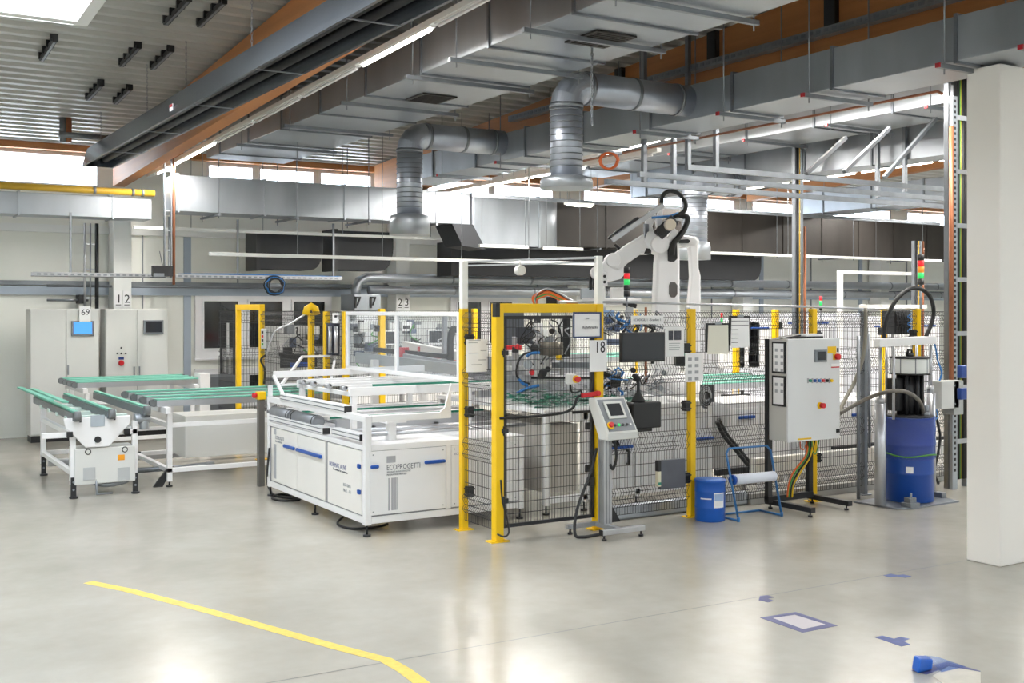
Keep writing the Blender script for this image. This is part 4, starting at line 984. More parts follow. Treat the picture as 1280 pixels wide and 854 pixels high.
# upper conveyor
s = MB()
for y in (9.75, 11.1): s.box(4.2, y, 1.17, MX2+.22, y+.05, 1.25)
for x in (4.25, 4.95, 5.55): s.box(x, 9.8, 1.16, x+.04, 11.1, 1.20)
obj('upper_belt_frame', s, white, t, .004)
for y in (9.9, 10.3, 10.7, 11.0):
    s = MB(); s.box(4.22, y, 1.235, MX2+.22, y+.09, 1.26); b_ = obj('conveyor_belt', s, white, t)
    if y == 9.9: s = MB(); s.box(4.5, y-.008, 1.245, MX2+.22, y+.006, 1.266); obj('belt_edge', s, greend, b_)
    s = MB(); s.cyl((4.22, y, 1.235), (4.22, y+.09, 1.235), .026, 14); obj('end_wheel', s, alu, b_)
for (x, y) in ((4.25, 9.78), (4.25, 11.12), (5.5, 9.78), (5.5, 11.12)):
    s = MB(); s.box(x-.025, y-.025, .80, x+.025, y+.025, 1.18); obj('support_post', s, white, t)
s = MB(); u = LX(343,470)
s.bar((4.02, 11.35, 1.30), (5.8, 11.35, 1.32), .04, .07); s.bar((4.02, 11.35, 1.29), (4.02, 11.0, 1.07), .03); obj('guard_rail', s, white, t, .004)
s = MB(); pts = [(4.05, 11.2, 1.20), (4.55, 11.9, 1.46), (4.95, 11.9, 1.46), (4.6, 11.2, 1.20)]
for k in range(4): s.bar(pts[k], pts[(k+1) % 4], .025)
obj('sloping_guard', s, white, t)
# e-stop post at the machine's far corner
c = onZ(326, 608); c2 = onX(329, 498, c.x)
t = thing('stop_post', 'dark grey post topped by a yellow and red emergency stop, beside the logo machine', 'post', tuple(c))
s = MB(); s.box(c.x-.035, c.y-.035, 0, c.x+.035, c.y+.035, c2.z-.02); obj('post', s, mat('dark_profile', '7c7a76', .4, .5), t, .004)
s = MB(); s.box(c.x-.05, c.y-.05, c2.z-.02, c.x+.05, c.y+.05, c2.z+.07); b_ = obj('stop_housing', s, yellow, t, .01)
s = MB(); s.cyl((c.x-.05, c.y, c2.z+.03), (c.x-.09, c.y-.01, c2.z+.03), .03, 16); obj('red_button', s, red, b_)
# cables on the floor by the machine
for lab, pts in (('black cable looping on the floor at the far left foot of the logo machine', [onX(337,560,3.97), onX(334,590,3.95), onZ(335,607,.02), onZ(345,620,.015), onZ(375,624,.012), onZ(355,626,.012), onZ(340,623,.012), onZ(352,618,.012), onZ(390,622,.012)]),
                 ('black cable loop under the near edge of the logo machine', [onZ(430,645,.05), onZ(422,655,.012), onZ(440,661,.012), onZ(470,659,.012), onZ(485,655,.03)])):
    s = MB(); s.tube(spline(pts), .012, 7); tag(obj('cable', s, blackrubber), lab, 'cable')
# ======================= FRONT RIGHT: STAND, CABINET, DRUMS, PUMP =======================
# operator panel on aluminium stand
hx, hy = 5.88, 7.98
t = thing('operator_console', 'grey tilted operator panel with screen and buttons on an aluminium post', 'control panel', (hx, hy, 0))
s = MB(); s.box(hx-.045, hy-.045, .09, hx+.045, hy+.045, .95); p_ = obj('post', s, alu, t, .004)
s = MB()
for dx in (-.015, .015): s.box(hx+dx-.003, hy-.047, .1, hx+dx+.003, hy-.045, .94)
for dy in (-.015, .015): s.box(hx-.047, hy+dy-.003, .1, hx-.045, hy+dy+.003, .94)
obj('slot', s, galvd, p_)
a, b = onZ(748, 670, .075), onZ(807, 663, .075)
s = MB(); s.box(5.66, 7.71, .05, 6.12, 7.76, .095); s.box(5.56, 8.10, .05, 6.0, 8.14, .09); s.box(hx-.025, 7.76, .05, hx+.025, 8.10, .09); obj('base_bar', s, alu, t, .004)
s = MB(); s.box(5.655, 7.708, .048, 5.66, 7.762, .097); obj('end_cap', s, black, t)
for (x, y) in ((5.69, 7.735), (6.09, 7.735), (5.60, 8.12)): foot(t, x, y, .05, .022)
s = MB(); s.prism([(hx+.045, hy-.03, .1), (hx+.15, hy-.03, .1), (hx+.045, hy-.03, .26)], (0, .006, 0)); obj('gusset', s, black, t)
# head: wedge with sloping face towards the camera
hd = Matrix.Translation((hx+.06, hy-.03, 1.05)) @ Matrix.Rotation(radians(2), 4, 'Z')
def L(x, y, z): return hd @ Vector((x, y, z))
prof_ = [(-.15, -.14), (.04, .155), (.13, .155), (.13, .10), (-.02, -.20), (-.15, -.20)]  # (y, z)
s = MB(); s.prism([L(-.17, y, z) for y, z in prof_], L(.17, 0, 0)-L(-.17, 0, 0)); h_ = obj('head_housing', s, cabgrey, t, .008)
dv = Vector((0, .19, .295)).normalized(); nv = Vector((0, -.295, .19)).normalized()
def face(u, v, n): p = Vector((0, -.15, -.14))+dv*v+nv*n; return L(u, p.y, p.z)
def fbox(name, u0, v0, u1, v1, n0, n1, m, par):
    vs = [face(u, v, n) for n in (n0, n1) for (u, v) in ((u0, v0), (u1, v0), (u1, v1), (u0, v1))]
    s = MB(); s.add(vs, [(0,3,2,1),(4,5,6,7),(0,1,5,4),(1,2,6,5),(2,3,7,6),(3,0,4,7)]); return obj(name, s, m, par)
fbox('face_plate', -.15, .02, .15, .335, 0, .004, galvd, h_)
q = fbox('screen_bezel', -.10, .14, .10, .31, .004, .012, cabgrey, h_); fbox('display', -.075, .165, .075, .285, .012, .014, screen, h_)
for k, (m, r) in enumerate(((ledr2, .022), (black, .012), (ledg, .014), (black, .012), (black, .012), (white, .010))):
    u = (-.115, -.065, -.02, .025, .07, .11)[k]; v = .075
    if k == 0: s = MB(); s.cyl(face(u, v, .004), face(u, v, .012), .034, 18); obj('button_collar', s, yellow, h_)
    s = MB(); s.cyl(face(u, v, .004), face(u, v, .012 if k else .035), r, 14); obj('push_button', s, m if k else red, h_)
s = MB(); s.box(-.05+hx, hy-.05, .86, hx+.09, hy+.04, .93); obj('neck', s, black, t, .01)
for k in range(4):
    s = MB(); c = Vector((hx+.10, hy-.02, .84)); s.tube([c+Vector((.045*cos(j*pi/6+k), .01*k-.02*sin(j), .06*sin(j*pi/6)*(1+.1*k))) for j in range(14)], .007, 5); obj('cable_loop', s, blackrubber, t)
s = MB(); s.tube(spline([(hx+.05, hy-.05, .9), (hx+.065, hy-.08, .7), (hx+.05, hy-.05, .58), (hx+.02, hy-.05, .62)]), .014, 6); obj('hanging_handset', s, black, t)
s = MB(); s.tube(spline([(hx-.02, hy+.1, .75), (hx-.12, hy+.05, .55), (hx-.30, hy+.0, .25), (hx-.36, hy-.05, .05), (hx-.3, hy-.08, .018), (hx-.1, hy-.06, .018), (hx+.1, hy-.04, .02)]), .014, 7); tag(obj('cable', s, blackrubber), 'thick black cable falling from the gate to the foot of the operator panel', 'cable')
# blue pail drum
c = onZ(887.5, 650); r = .142
t = thing('blue_drum', 'small bright blue drum standing on the floor by the yellow post', 'drum', tuple(c))
s = MB(); s.lathe(c, [(r*.97, 0), (r, .008), (r, .12), (r+.005, .13), (r, .14), (r, .27), (r+.005, .28), (r, .29), (r, .365), (r+.006, .37), (r+.006, .385), (r-.004, .39)], 36); obj('drum_body', s, bluedrum, t)
s = MB(); s.lathe(c+Vector((0,0,.385)), [(r-.006, 0), (r-.012, .006), (.03, .008)], 32); obj('drum_lid', s, mat('blue_lid', '1f66bd', .35), t)
def curved_label(name, c, r, a0, a1, z0, z1, m, par, n=8):
    s = MB(); vs = []
    for k in range(n+1):
        a = a0+(a1-a0)*k/n
        for z in (z0, z1): vs.append(Vector((c.x+r*cos(a), c.y+r*sin(a), z)))
    s.add(vs, [(2*k, 2*k+2, 2*k+3, 2*k+1) for k in range(n)], True); return obj(name, s, m, par)
vang = math.atan2(-c.y, -c.x)
curved_label('label', c, r+.002, vang+.25, vang+1.05, .13, .275, paper, t)
curved_label('label_band', c, r+.0025, vang+.3, vang+1.0, .20, .265, mat('label_blue', '9db4d8', .6), t)
curved_label('label_strip', c, r+.002, vang-.65, vang+.1, .213, .225, paper, t)
# blue tube stand with paper roll
t = thing('roll_stand', 'low blue tube stand holding a pale roll in front of the fence', 'stand', tuple(onZ(945, 645)))
A, B_ = onZ(923, 651, .012), onZ(977, 644, .012); Cc, D = onZ(905, 641, .012), onZ(944, 637, .012)
d_ = (B_-A).normalized(); nrm = Vector((-d_.y, d_.x, 0))
if nrm.y < 0: nrm = -nrm
A2, B2 = A+nrm*.33, B_+nrm*.30
tl = A+nrm*.18; tl.z = .665; tr = B_+nrm*.16; tr.z = .665
s = MB(); s.tube([A, A+(tl-A)*.93, tl+(d_*.04), tr-(d_*.04), B_+(tr-B_)*.93, B_], .011, 10); obj('tube_frame', s, bluetube, t)
s = MB(); s.tube([A, A2], .010, 8); s.tube([B_, B2], .010, 8); s.tube([A2, B2], .010, 8); obj('base_tube', s, bluetube, t)
for q in (A, B_): s = MB(); s.cyl(q+Vector((0,0,-.012)), q+Vector((0,0,.03)), .016, 10); obj('tube_foot', s, bluetube, t)
ra, rb = A+(tl-A)*.56, B_+(tr-B_)*.56; off = -nrm*.0
s = MB(); s.cyl(ra+d_*.035, rb-d_*.012, .048, 22); rl = obj('paper_roll', s, mat('pale_roll', 'dfe4f0', .5), t)
s = MB(); s.cyl(ra+d_*.012, ra+d_*.036, .05, 22); obj('roll_end', s, blueh, rl)
s = MB(); s.cyl(ra, rb, .012, 10); obj('spindle', s, steel, t)
# control cabinet on black stand
x0, x1, y0, y1, z0, z1 = 7.95, 8.67, 7.80, 8.06, .70, 1.70
t = thing('control_cabinet', 'pale grey control cabinet on a black stand in front of the fence', 'cabinet', ((x0+x1)/2, y1, 0))
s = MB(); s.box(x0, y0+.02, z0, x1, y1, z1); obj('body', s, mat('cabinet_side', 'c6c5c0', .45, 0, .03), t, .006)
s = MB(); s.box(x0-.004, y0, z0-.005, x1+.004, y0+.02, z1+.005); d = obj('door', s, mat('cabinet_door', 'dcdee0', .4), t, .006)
def cb(name, px0, py0, px1, py1, m, th=.012, par=None, bevel=.003):
    a, b = P(px0, py1, y0), P(px1, py0, y0); s = MB(); s.box(a.x, y0-th, a.z, b.x, y0, b.z); return obj(name, s, m, par or d, bevel)
q = cb('screen_bezel', 1018, 437, 1033, 453, galvd); cb('display', 1021, 439.5, 1031, 450.5, screen, .014, q, 0)
cb('yellow_notice', 1034.5, 433, 1045, 442, yellow, .003, None, 0); cb('black_tag', 1046, 435, 1048, 440, black, .004, None, 0)
cb('switch_plate', 1041, 442, 1047, 450, yellow, .006); a = P(1045, 446, y0); s = MB(); s.cyl((a.x, y0-.006, a.z), (a.x, y0-.04, a.z), .03, 16); obj('rotary_switch', s, red, d)
cb('label', 1039, 454.5, 1049, 459.5, paper, .002, None, 0); cb('label_band', 1039, 458.2, 1049, 460, red, .003, None, 0)
for k, m in enumerate((greend, blueh, bluew, red, black, yellow)):
    a = P((1011.5, 1017, 1022.5, 1027.5, 1032.3, 1038)[k], 476, y0); s = MB(); s.cyl((a.x+.008, y0, a.z), (a.x+.008, y0-.018, a.z), .016, 12); obj('push_button', s, m, d)
    s = MB(); s.box(a.x-.028, y0-.003, a.z-.024, a.x-.008, y0, a.z+.024); obj('button_tag', s, papergrey, d)
a = P(1026, 507, y0); s = MB(); s.cyl((a.x-.015, y0, a.z), (a.x-.015, y0-.006, a.z), .034, 16); obj('button_collar', s, yellow, d)
s = MB(); s.cyl((a.x, y0-.006, a.z), (a.x, y0-.045, a.z), .026, 16); obj('stop_button', s, red, d)
cb('door_lock', 1045, 536, 1049, 541, black, .01); cb('yellow_notice', 997, 547, 1014, 550.5, yellow, .003, None, 0)
# framed instruction sheets on the cabinet's left side
X_ = x0
for (pya, pyb, n) in ((427, 467, 4), (470, 508, 2)):
    u0, u1 = onX(983.5, 440, X_).y, onX(966, 440, X_).y; za, zb = onX(975, pyb, X_).z, onX(975, pya, X_).z
    s = MB(); s.box(X_-.014, u0+.01, za, X_, u1, zb); f_ = obj('sheet_frame', s, black, t)
    s = MB(); s.box(X_-.016, u0+.03, za+.02, X_-.014, u1-.02, zb-.02); sh = obj('instruction_sheet', s, paper, f_)
    for k in range(n):
        for j in (0, 1):
            s = MB(); v = zb-.07-k*.065; u = u1-.045-j*.075; s.box(X_-.0165, u-.035, v-.03, X_-.016, u, v); obj('drawing', s, papergrey, f_)
s = MB(); s.box(x0-.01, y1, .10, x0+.05, y1+.05, z1+.0); s.box(x1-.16, y1, .10, x1-.10, y1+.05, z0+.3); obj('stand_post', s, black, t, .003)
s = MB(); s.box(x0-.01, y1-.005, .075, x1-.10, y1+.055, .135); obj('cross_bar', s, black, t, .003)
s = MB(); s.box(x0+.05, 7.55, .045, x0+.11, 8.17, .095); obj('foot_bar', s, black, t, .003)
s = MB(); s.box(x1-.08, 7.62, .045, x1-.02, 8.17, .095); obj('foot_bar', s, black, t, .003)
for (x, y) in ((x0+.08, 7.59), (x0+.08, 8.12), (x1-.05, 7.67), (x1-.05, 8.12)): foot(t, x, y, .05, .022)
for k, (m, dx) in enumerate(((orange, -.02), (greenw, .0), (blackrubber, .015), (yellow, .05))):
    s = MB(); q0 = P(1012, 552, y1-.05); s.tube(spline([q0+Vector((dx, 0, .02)), P(1007+k*2, 570, 7.98), P(992+k*3, 590, 7.98), P(986+k*2, 606, 7.99), P(984+k*2, 622, 8.0)]), .009, 6); obj('hanging_cable', s, m, t)
for k in range(5):
    s = MB(); q0 = P(995+k*5, 552, y1-.08); s.tube(spline([q0, q0+Vector((.03, .02, -.06-.01*k)), q0+Vector((.09, .03, -.07-.015*k)), q0+Vector((.13, .02, .02))]), .006, 5); obj('hanging_cable', s, (alu, orange, alu, blackrubber, greenw)[k], t)
# things on top of the cabinet
s = MB(); s.box(x0+.12, y0+.06, z1+.005, x0+.55, y1-.02, z1+.025); s.prism([(x0-.02, y0+.10, z1+.006), (x0+.3, y0+.10, z1+.045), (x0+.3, y0+.10, z1+.03), (x0-.0, y0+.10, z1+.004)], (0, .12, 0)); tag(obj('clipboard', s, black), 'dark clipboard lying on top of the grey cabinet', 'clipboard')
s = MB(); s.box(x0+.28, y0+.03, z1+.026, x0+.52, y0+.18, z1+.05); tag(obj('white_folder', s, paper, bevel=.006), 'white folded papers lying on the clipboard on the cabinet', 'paper')

# ---- drum pump ----
t = thing('drum_pump', 'drum press with aluminium columns, white crossbeam and black pump', 'pump', (9.5, 7.68, 0))
s = MB(); s.prism([(9.0, 7.92, 0), (9.04, 7.40, 0), (9.2, 7.34, 0), (9.95, 7.36, 0), (10.03, 7.92, 0)], (0, 0, .018)); obj('base_plate', s, steel, t, .003)
cx, cy = 9.50, 7.66
def PXk(px, Y): return P(px, 500, Y).x
xl = PXk(1100.5, 7.62)
s = MB(); s.cyl((xl, 7.62, .018), (xl, 7.62, 1.04), .056, 28); obj('lift_cylinder', s, alu, t)
s = MB(); s.cyl((xl, 7.62, 1.04), (xl, 7.62, 1.10), .04, 20); s.cyl((xl, 7.62, 1.10), (xl, 7.62, 1.61), .016, 12); obj('piston_rod', s, alu, t)
xr = PXk(1163, 7.74)
s = MB(); s.cyl((xr, 7.74, .018), (xr, 7.74, 1.10), .056, 28); obj('lift_cylinder', s, alu, t)
s = MB(); s.cyl((xr, 7.74, 1.10), (xr, 7.74, 1.18), .04, 20); s.cyl((xr, 7.74, 1.18), (xr, 7.74, 1.61), .02, 12); obj('piston_rod', s, alu, t)
s = MB(); s.bar((PXk(1096, 7.6), 7.60, 1.655), (PXk(1167, 7.72), 7.72, 1.67), .07, .085); obj('crossbeam', s, white, t, .006)
for (px, Y, zt_) in ((1117, 7.55, 1.62), (1108, 7.85, 1.62), (1146, 7.85, 1.62)):
    x = PXk(px, Y); s = MB(); s.cyl((x, Y, .88), (x, Y, zt_), .014, 12); obj('guide_rod', s, alu, t)
c = Vector((PXk(1137, 7.66), 7.66, 0)); DC = c
s = MB(); s.lathe(c+Vector((0,0,1.32)), [(.205, 0), (.205, .012), (.19, .014)], 32); s.lathe(c+Vector((0,0,1.485)), [(.19, 0), (.205, .002), (.205, .016), (.1, .02)], 32); obj('motor_flange', s, black, t)
s = MB(); s.lathe(c+Vector((0,0,1.334)), [(.188, 0), (.19, .005), (.19, .145), (.188, .15)], 36); obj('air_motor', s, wallw, t)
s = MB()
for k in range(8): a_ = k*pi/4+.2; s.box(c.x+.19*cos(a_)-.004, c.y+.19*sin(a_)-.004, 1.334, c.x+.19*cos(a_)+.004, c.y+.19*sin(a_)+.004, 1.484)
obj('motor_rib', s, steel, t)
s = MB(); s.cyl(c+Vector((0,0,1.5)), c+Vector((0,0,1.54)), .04, 14); s.tube([c+Vector((-.04,0,1.52)), c+Vector((-.03,0,1.57)), c+Vector((.03,0,1.57)), c+Vector((.04,0,1.52))], .012, 8); obj('top_valve', s, black, t)
s = MB()
for k in range(7): a_ = k*2*pi/7; s.cyl(c+Vector((.12*cos(a_), .12*sin(a_), .89)), c+Vector((.12*cos(a_), .12*sin(a_), 1.32)), .022, 10)
s.cyl(c+Vector((0,0,.89)), c+Vector((0,0,1.32)), .10, 20); s.box(c.x-.22, c.y-.02, .95, c.x-.12, c.y+.1, 1.28); obj('pump_body', s, black, t)
s = MB(); s.lathe(c+Vector((0,0,.882)), [(.235, 0), (.235, .02), (.1, .03)], 28); obj('follower_plate', s, black, t)
s = MB(); s.cyl((c.x+.13, c.y-.1, .9), (c.x+.13, c.y-.1, 1.0), .03, 12); s.cyl((c.x+.05, c.y-.16, .9), (c.x+.05, c.y-.16, .935), .045, 14); obj('outlet_valve', s, steel, t)
s = MB(); s.box(9.16, 7.33, .018, 9.30, 7.45, .06); s.box(9.18, 7.35, .06, 9.27, 7.43, .11); s.cyl((9.2, 7.36, .08), (9.2, 7.36, .16), .012, 8); obj('clamp_block', s, steel, t, .003)
s = MB(); s.box(9.92, 7.55, .018, 10.0, 7.66, .07); obj('clamp_block', s, steel, t, .003)
def H(px, py, Y): return P(px, py, Y)
s = MB(); s.tube(spline([H(1105,424,7.65), H(1107,404,7.65), H(1118,378,7.65), H(1135,362,7.65), H(1150,361,7.66), H(1162,370,7.68), H(1167,388,7.7), H(1164,405,7.7), H(1157,422,7.7)]), .022, 10); obj('black_hose', s, blackrubber, t)
s = MB(); s.tube(spline([H(1050,517,7.85), H(1075,503,7.75), H(1095,494,7.6), H(1115,489,7.4), H(1135,491,7.35), H(1150,503,7.42), H(1156,524,7.55)]), .02, 10); obj('braided_hose', s, mat('braided_hose', '7a766f', .45, .4, .2, 40), t)
s = MB(); s.tube(spline([H(1158,424,7.85), H(1168,430,7.9), H(1172,450,7.9), H(1177,466,7.85), H(1173,480,7.85), H(1168,500,7.85), H(1172,520,7.8), H(1166,528,7.75)]), .009, 6); obj('air_line', s, bluew, t)
s = MB(); s.tube(spline([H(1170,520,7.8), H(1175,545,7.8), H(1172,570,7.8), H(1168,590,7.8), H(1173,605,7.8)]), .014, 6); obj('air_line', s, blackrubber, t)
s = MB(); s.tube([H(1073,420,8.05), H(1073,630,8.05)], .02, 8); s.tube([H(1086,418,8.0), H(1087,560,8.0)], .014, 8); tag(obj('steel_pole', s, steel), 'pair of thin steel poles left of the drum pump', 'pole')
s = MB(); s.tube(spline([H(1082,385,8.13), H(1082,420,8.13), H(1078,450,8.12), H(1068,478,8.1), H(1056,500,8.05), H(1048,520,7.98)]), .02, 9); tag(obj('grey_hose', s, mat('grey_hose', '8c887c', .5)), 'grey hose curving down in front of the fence to the grey cabinet', 'hose')
# blue drum in clear wrap
t = thing('blue_drum', 'tall blue drum with clear plastic wrap and a green band in the drum press', 'drum', (c.x, c.y, .018))
r = .238; z0 = .02
s = MB(); s.lathe(c+Vector((0,0,z0)), [(r*.98, 0), (r, .01), (r, .28), (r+.006, .29), (r, .30), (r, .57), (r+.006, .58), (r, .59), (r, .84), (r+.006, .845), (r+.006, .858), (r-.01, .86)], 44); obj('drum_body', s, mat('deep_blue_drum', '0d469c', .3, 0, .06, 3), t)
s = MB(); n = 64; vs = []; rows = 14
for j in range(rows+1):
    zz = .44+.43*j/rows
    for k in range(n):
        a_ = 2*pi*k/n; w_ = .004*sin(7*a_+5*zz*9)+.003*sin(19*a_-zz*40)+.002*random.random(); vs.append(c+Vector(((r+.012+w_)*cos(a_), (r+.012+w_)*sin(a_), z0+zz)))
s.add(vs, [(j*n+k, j*n+(k+1) % n, (j+1)*n+(k+1) % n, (j+1)*n+k) for j in range(rows) for k in range(n)], True); obj('plastic_wrap', s, film, t)
s = MB(); s.tube([c+Vector(((r+.020)*cos(a_), (r+.020)*sin(a_), .50+.012*sin(3*a_))) for a_ in [k*2*pi/40 for k in range(41)]], .008, 6); obj('green_band', s, mat('lime_strap', '4f9636', .5), t)
va = math.atan2(-c.y, -c.x)
curved_label('label', c, r+.002, va-.15, va+.15, .325, .39, paper, t)

# ---- vertical cable run at the right ----
LYt = 8.0
def VX(px, Y=LYt): return P(px, 400, Y).x
t = thing('cable_riser', 'vertical steel cable ladder with black and yellow-green cables at the right edge', 'cable ladder', (VX(1192), LYt, 0))
s = MB()
for px in (1184, 1206): s.box(VX(px)-.02, LYt-.03, 0, VX(px)+.02, LYt+.03, 5.1)
obj('rail', s, galvd, t, .003)
z = .3
while z < 5: s = MB(); s.box(VX(1184), LYt-.01, z, VX(1206), LYt+.01, z+.03); obj('rung', s, steel, t); z += .42
for (px, m, r_) in ((1189, blackrubber, .02), (1192.5, blackrubber, .02), (1195.3, greenw, .005), (1196.3, mat('earth_yellow', 'a99a2a', .5), .005), (1199, blackrubber, .024), (1203, blackrubber, .02)):
    s = MB(); s.cyl((VX(px), LYt-.05, .1), (VX(px), LYt-.05, 5.1), r_, 8); obj('cable', s, m, t)
z = .5
while z < 5: s = MB(); s.box(VX(1188), LYt-.08, z, VX(1205), LYt-.065, z+.05); obj('cable_clip', s, alu, t); z += .6
t = thing('cable_riser', 'perforated vertical rail with a thick copper pipe left of the cable ladder', 'rail', (VX(1180), LYt, 0))
s = MB(); s.box(VX(1181)-.0, LYt-.1, 0, VX(1187), LYt-.06, 4.35); obj('rail', s, galv, t)
s = MB(); z = .2
while z < 4.3: s.box(VX(1183), LYt-.104, z, VX(1185), LYt-.1, z+.03); z += .06
obj('perforation', s, black, t, kind='stuff')
s = MB(); s.cyl((VX(1179.5), LYt-.1, .9), (VX(1179.5), LYt-.1, onX(1178,114,8.35).z+.1), .026, 12); obj('copper_pipe', s, copper, t)
s = MB(); s.box(VX(1168), LYt-.25, P(1170,520,7.8).z, VX(1180), LYt-.10, P(1170,477,7.8).z); tag(obj('junction_box', s, mat('box_side_grey', 'a5a7a6', .45), bevel=.005), 'grey box with a dull side face right of the drum pump', 'box')
t = thing('switch_box', 'pale grey switch box on the cable ladder at right', 'box', (VX(1190), LYt-.3, .95))
a, b = P(1186, 511, 7.75), P(1199, 476, 7.75); s = MB(); s.box(a.x-.12, 7.75, a.z, b.x, 7.9, b.z); obj('box', s, cabgrey, t, .005)
for py in (482, 505): q = P(1193, py, 7.75); s = MB(); s.cyl((q.x, 7.75, q.z), (q.x, 7.74, q.z), .012, 8); obj('lid_screw', s, steel, t)
for py0, py1, lab in ((457, 473, 'upper'), (485, 500, 'lower')):
    a, b = P(1202, py1, 7.3), P(1212, py0, 7.3); s = MB(); s.box(a.x, 7.3, a.z, b.x, 7.36, b.z); tag(obj('blue_box', s, mat('navy_box', '2b4a94', .4), bevel=.012), '%s small blue box at the right edge beside the white pillar' % lab, 'box')
# ladders nearer the middle
for (px0, px1, Y, py1, lab, cop) in ((993, 1001, 11.6, 400, 'vertical cable ladder with a copper pipe standing behind the grey cabinet', True), (1142, 1150, 13.0, 372, 'short vertical ladder and pipes by the signal tower with three colours', True)):
    xa, xb = P(px0, 300, Y).x, P(px1, 300, Y).x
    t = thing('cable_ladder', lab, 'cable ladder', ((xa+xb)/2, Y, 0))
    ztop = ceilz(Y) if px0 < 1100 else 3.2
    s = MB(); s.box(xa-.02, Y-.03, 0, xa+.01, Y+.03, ztop); s.box(xb-.01, Y-.03, 0, xb+.02, Y+.03, ztop); obj('rail', s, galvd, t)
    z = .4
    while z < ztop: s = MB(); s.box(xa, Y-.01, z, xb, Y+.01, z+.025); obj('rung', s, wallw, t); z += .3
    s = MB(); s.cyl((xa+.03, Y-.03, .1), (xa+.03, Y-.03, ztop), .022, 8); obj('cable', s, blackrubber, t)
    s = MB(); s.cyl(((xa+xb)/2+.01, Y-.03, .1), ((xa+xb)/2+.01, Y-.03, ztop), .008, 6); obj('cable', s, yellow, t)
    s = MB(); s.cyl((xb+.08, Y, .1), (xb+.08, Y, min(ztop, 3.2)), .02, 8); obj('copper_pipe', s, copper, t)
# signal towers
def tower(label, px, py0, py1, Y, cols, base):
    a, b = P(px, py1, Y), P(px, py0, Y); r = (b.z-a.z)*.10
    t = thing('signal_tower', label, 'signal light', (a.x, Y, base), 'signal towers')
    s = MB(); s.cyl((a.x, Y, base), (a.x, Y, a.z), r*.4, 8); obj('stem', s, steel, t)
    n = len(cols); h = (b.z-a.z)/n
    for k, m in enumerate(cols[::-1]):
        s = MB(); s.cyl((a.x, Y, a.z+k*h+.002), (a.x, Y, a.z+(k+1)*h-.002), r if m is not black else r*1.05, 16); obj('lens' if m is not black else 'tower_section', s, m, t)
tower('signal tower with red and green lenses in front of the robot', 783.5, 334, 371, 10.0, (black, ledr, ledg, black, black), 1.98)
tower('signal tower with red, orange and green lenses at the right', 1151, 318, 356, 10.6, (black, ledr, ledo, ledg, black), 1.98)
tower('small signal tower with red and green lenses far behind the grey cabinet', 1026, 370, 388, 14.5, (ledr, ledg, black), 1.7)
tower('tiny signal tower behind the clipboards', 902, 391, 404, 15.0, (ledr, ledg), 1.6)
# white pillar at the right edge
a = P(1207, 700, 5.66)
s = MB(); x_ = onZ(1208, 700); s.box(x_.x, x_.y-.3, 0, x_.x+.35, x_.y, 3.9); obj('column_6', s, mat('pillar_cream', 'ece8e2', .5), kind='structure', bevel=.01)
# ---- floor marks ----
def floor_poly(label, pts, m, name='floor_tape', cat='tape', z=.0015, grp=None):
    q = [onZ(*p) for p in pts]; s = MB(); s.prism([(v.x, v.y, .0) for v in q], (0, 0, z)); return tag(obj(name, s, m), label, cat, grp)
def px4(pts): return [(900+u/3.99, 640+v/3.99) for u, v in pts]
t = thing('tape_rectangle', 'rectangle of dark violet tape around a pale sheet on the floor', 'tape', tuple(onZ(998, 777)))
o_ = [onZ(*p) for p in px4([(200, 528), (377, 500), (587, 568), (412, 603)])]; i_ = [onZ(*p) for p in px4([(262, 530), (373, 514), (527, 562), (415, 586)])]
s = MB()
for k in range(4):
    k2 = (k+1) % 4; q = [o_[k], o_[k2], i_[k2], i_[k]]; s.prism([(v.x, v.y, 0) for v in q], (0, 0, .0015))
obj('tape_border', s, purpletape, t)
s = MB(); s.prism([(v.x, v.y, 0) for v in i_], (0, 0, .001)); obj('pale_sheet', s, mat('floor_sheet', 'b8b2b6', .5), t)
floor_poly('dark blue T-shaped tape mark on the floor right of the taped rectangle', px4([(772, 626), (810, 618), (868, 634), (900, 624), (945, 634), (915, 645), (948, 662), (905, 672)]), bluetape)
floor_poly('small violet tape mark left of the taped rectangle', px4([(193, 440), (200, 420), (235, 416), (270, 427), (238, 432), (266, 444), (240, 452)]), purpletape)
floor_poly('thin dark blue tape mark farthest from the camera', px4([(815, 318), (850, 310), (885, 316), (915, 313), (955, 322), (925, 329), (880, 322), (850, 327)]), bluetape)
floor_poly('violet tape corner at the bottom right edge', px4([(955, 793), (1135, 748), (1300, 795), (1270, 812), (1140, 770), (1030, 812)]), purpletape)
floor_poly('crumpled pale sheet on the floor at the bottom right', px4([(1060, 820), (1140, 772), (1300, 800), (1300, 900), (1180, 900)]), mat('pale_sheet', 'c5bfb2', .5, 0, .1, 12), 'floor_sheet', 'sheet', .002)
q = onZ(900+1030/3.99, 640+800/3.99)
s = MB(); s.prism([q+Vector((-.07, 0, .003)), q+Vector((.05, 0, .003)), q+Vector((.06, 0, .06)), q+Vector((-.05, 0, .08))], (.03, .07, 0)); tag(obj('blue_wrap', s, bluedrum, bevel=.01), 'crumpled bright blue wrap lying on the bottom right tape', 'wrap')
s = MB(); s.add([q+Vector((.06,-.05,.004)), q+Vector((.26,-.06,.004)), q+Vector((.20,.08,.03)), q+Vector((.08,.08,.06))], [(0,1,2),(0,2,3)]); tag(obj('plastic_scrap', s, film), 'clear plastic scrap beside the blue wrap on the floor', 'plastic')
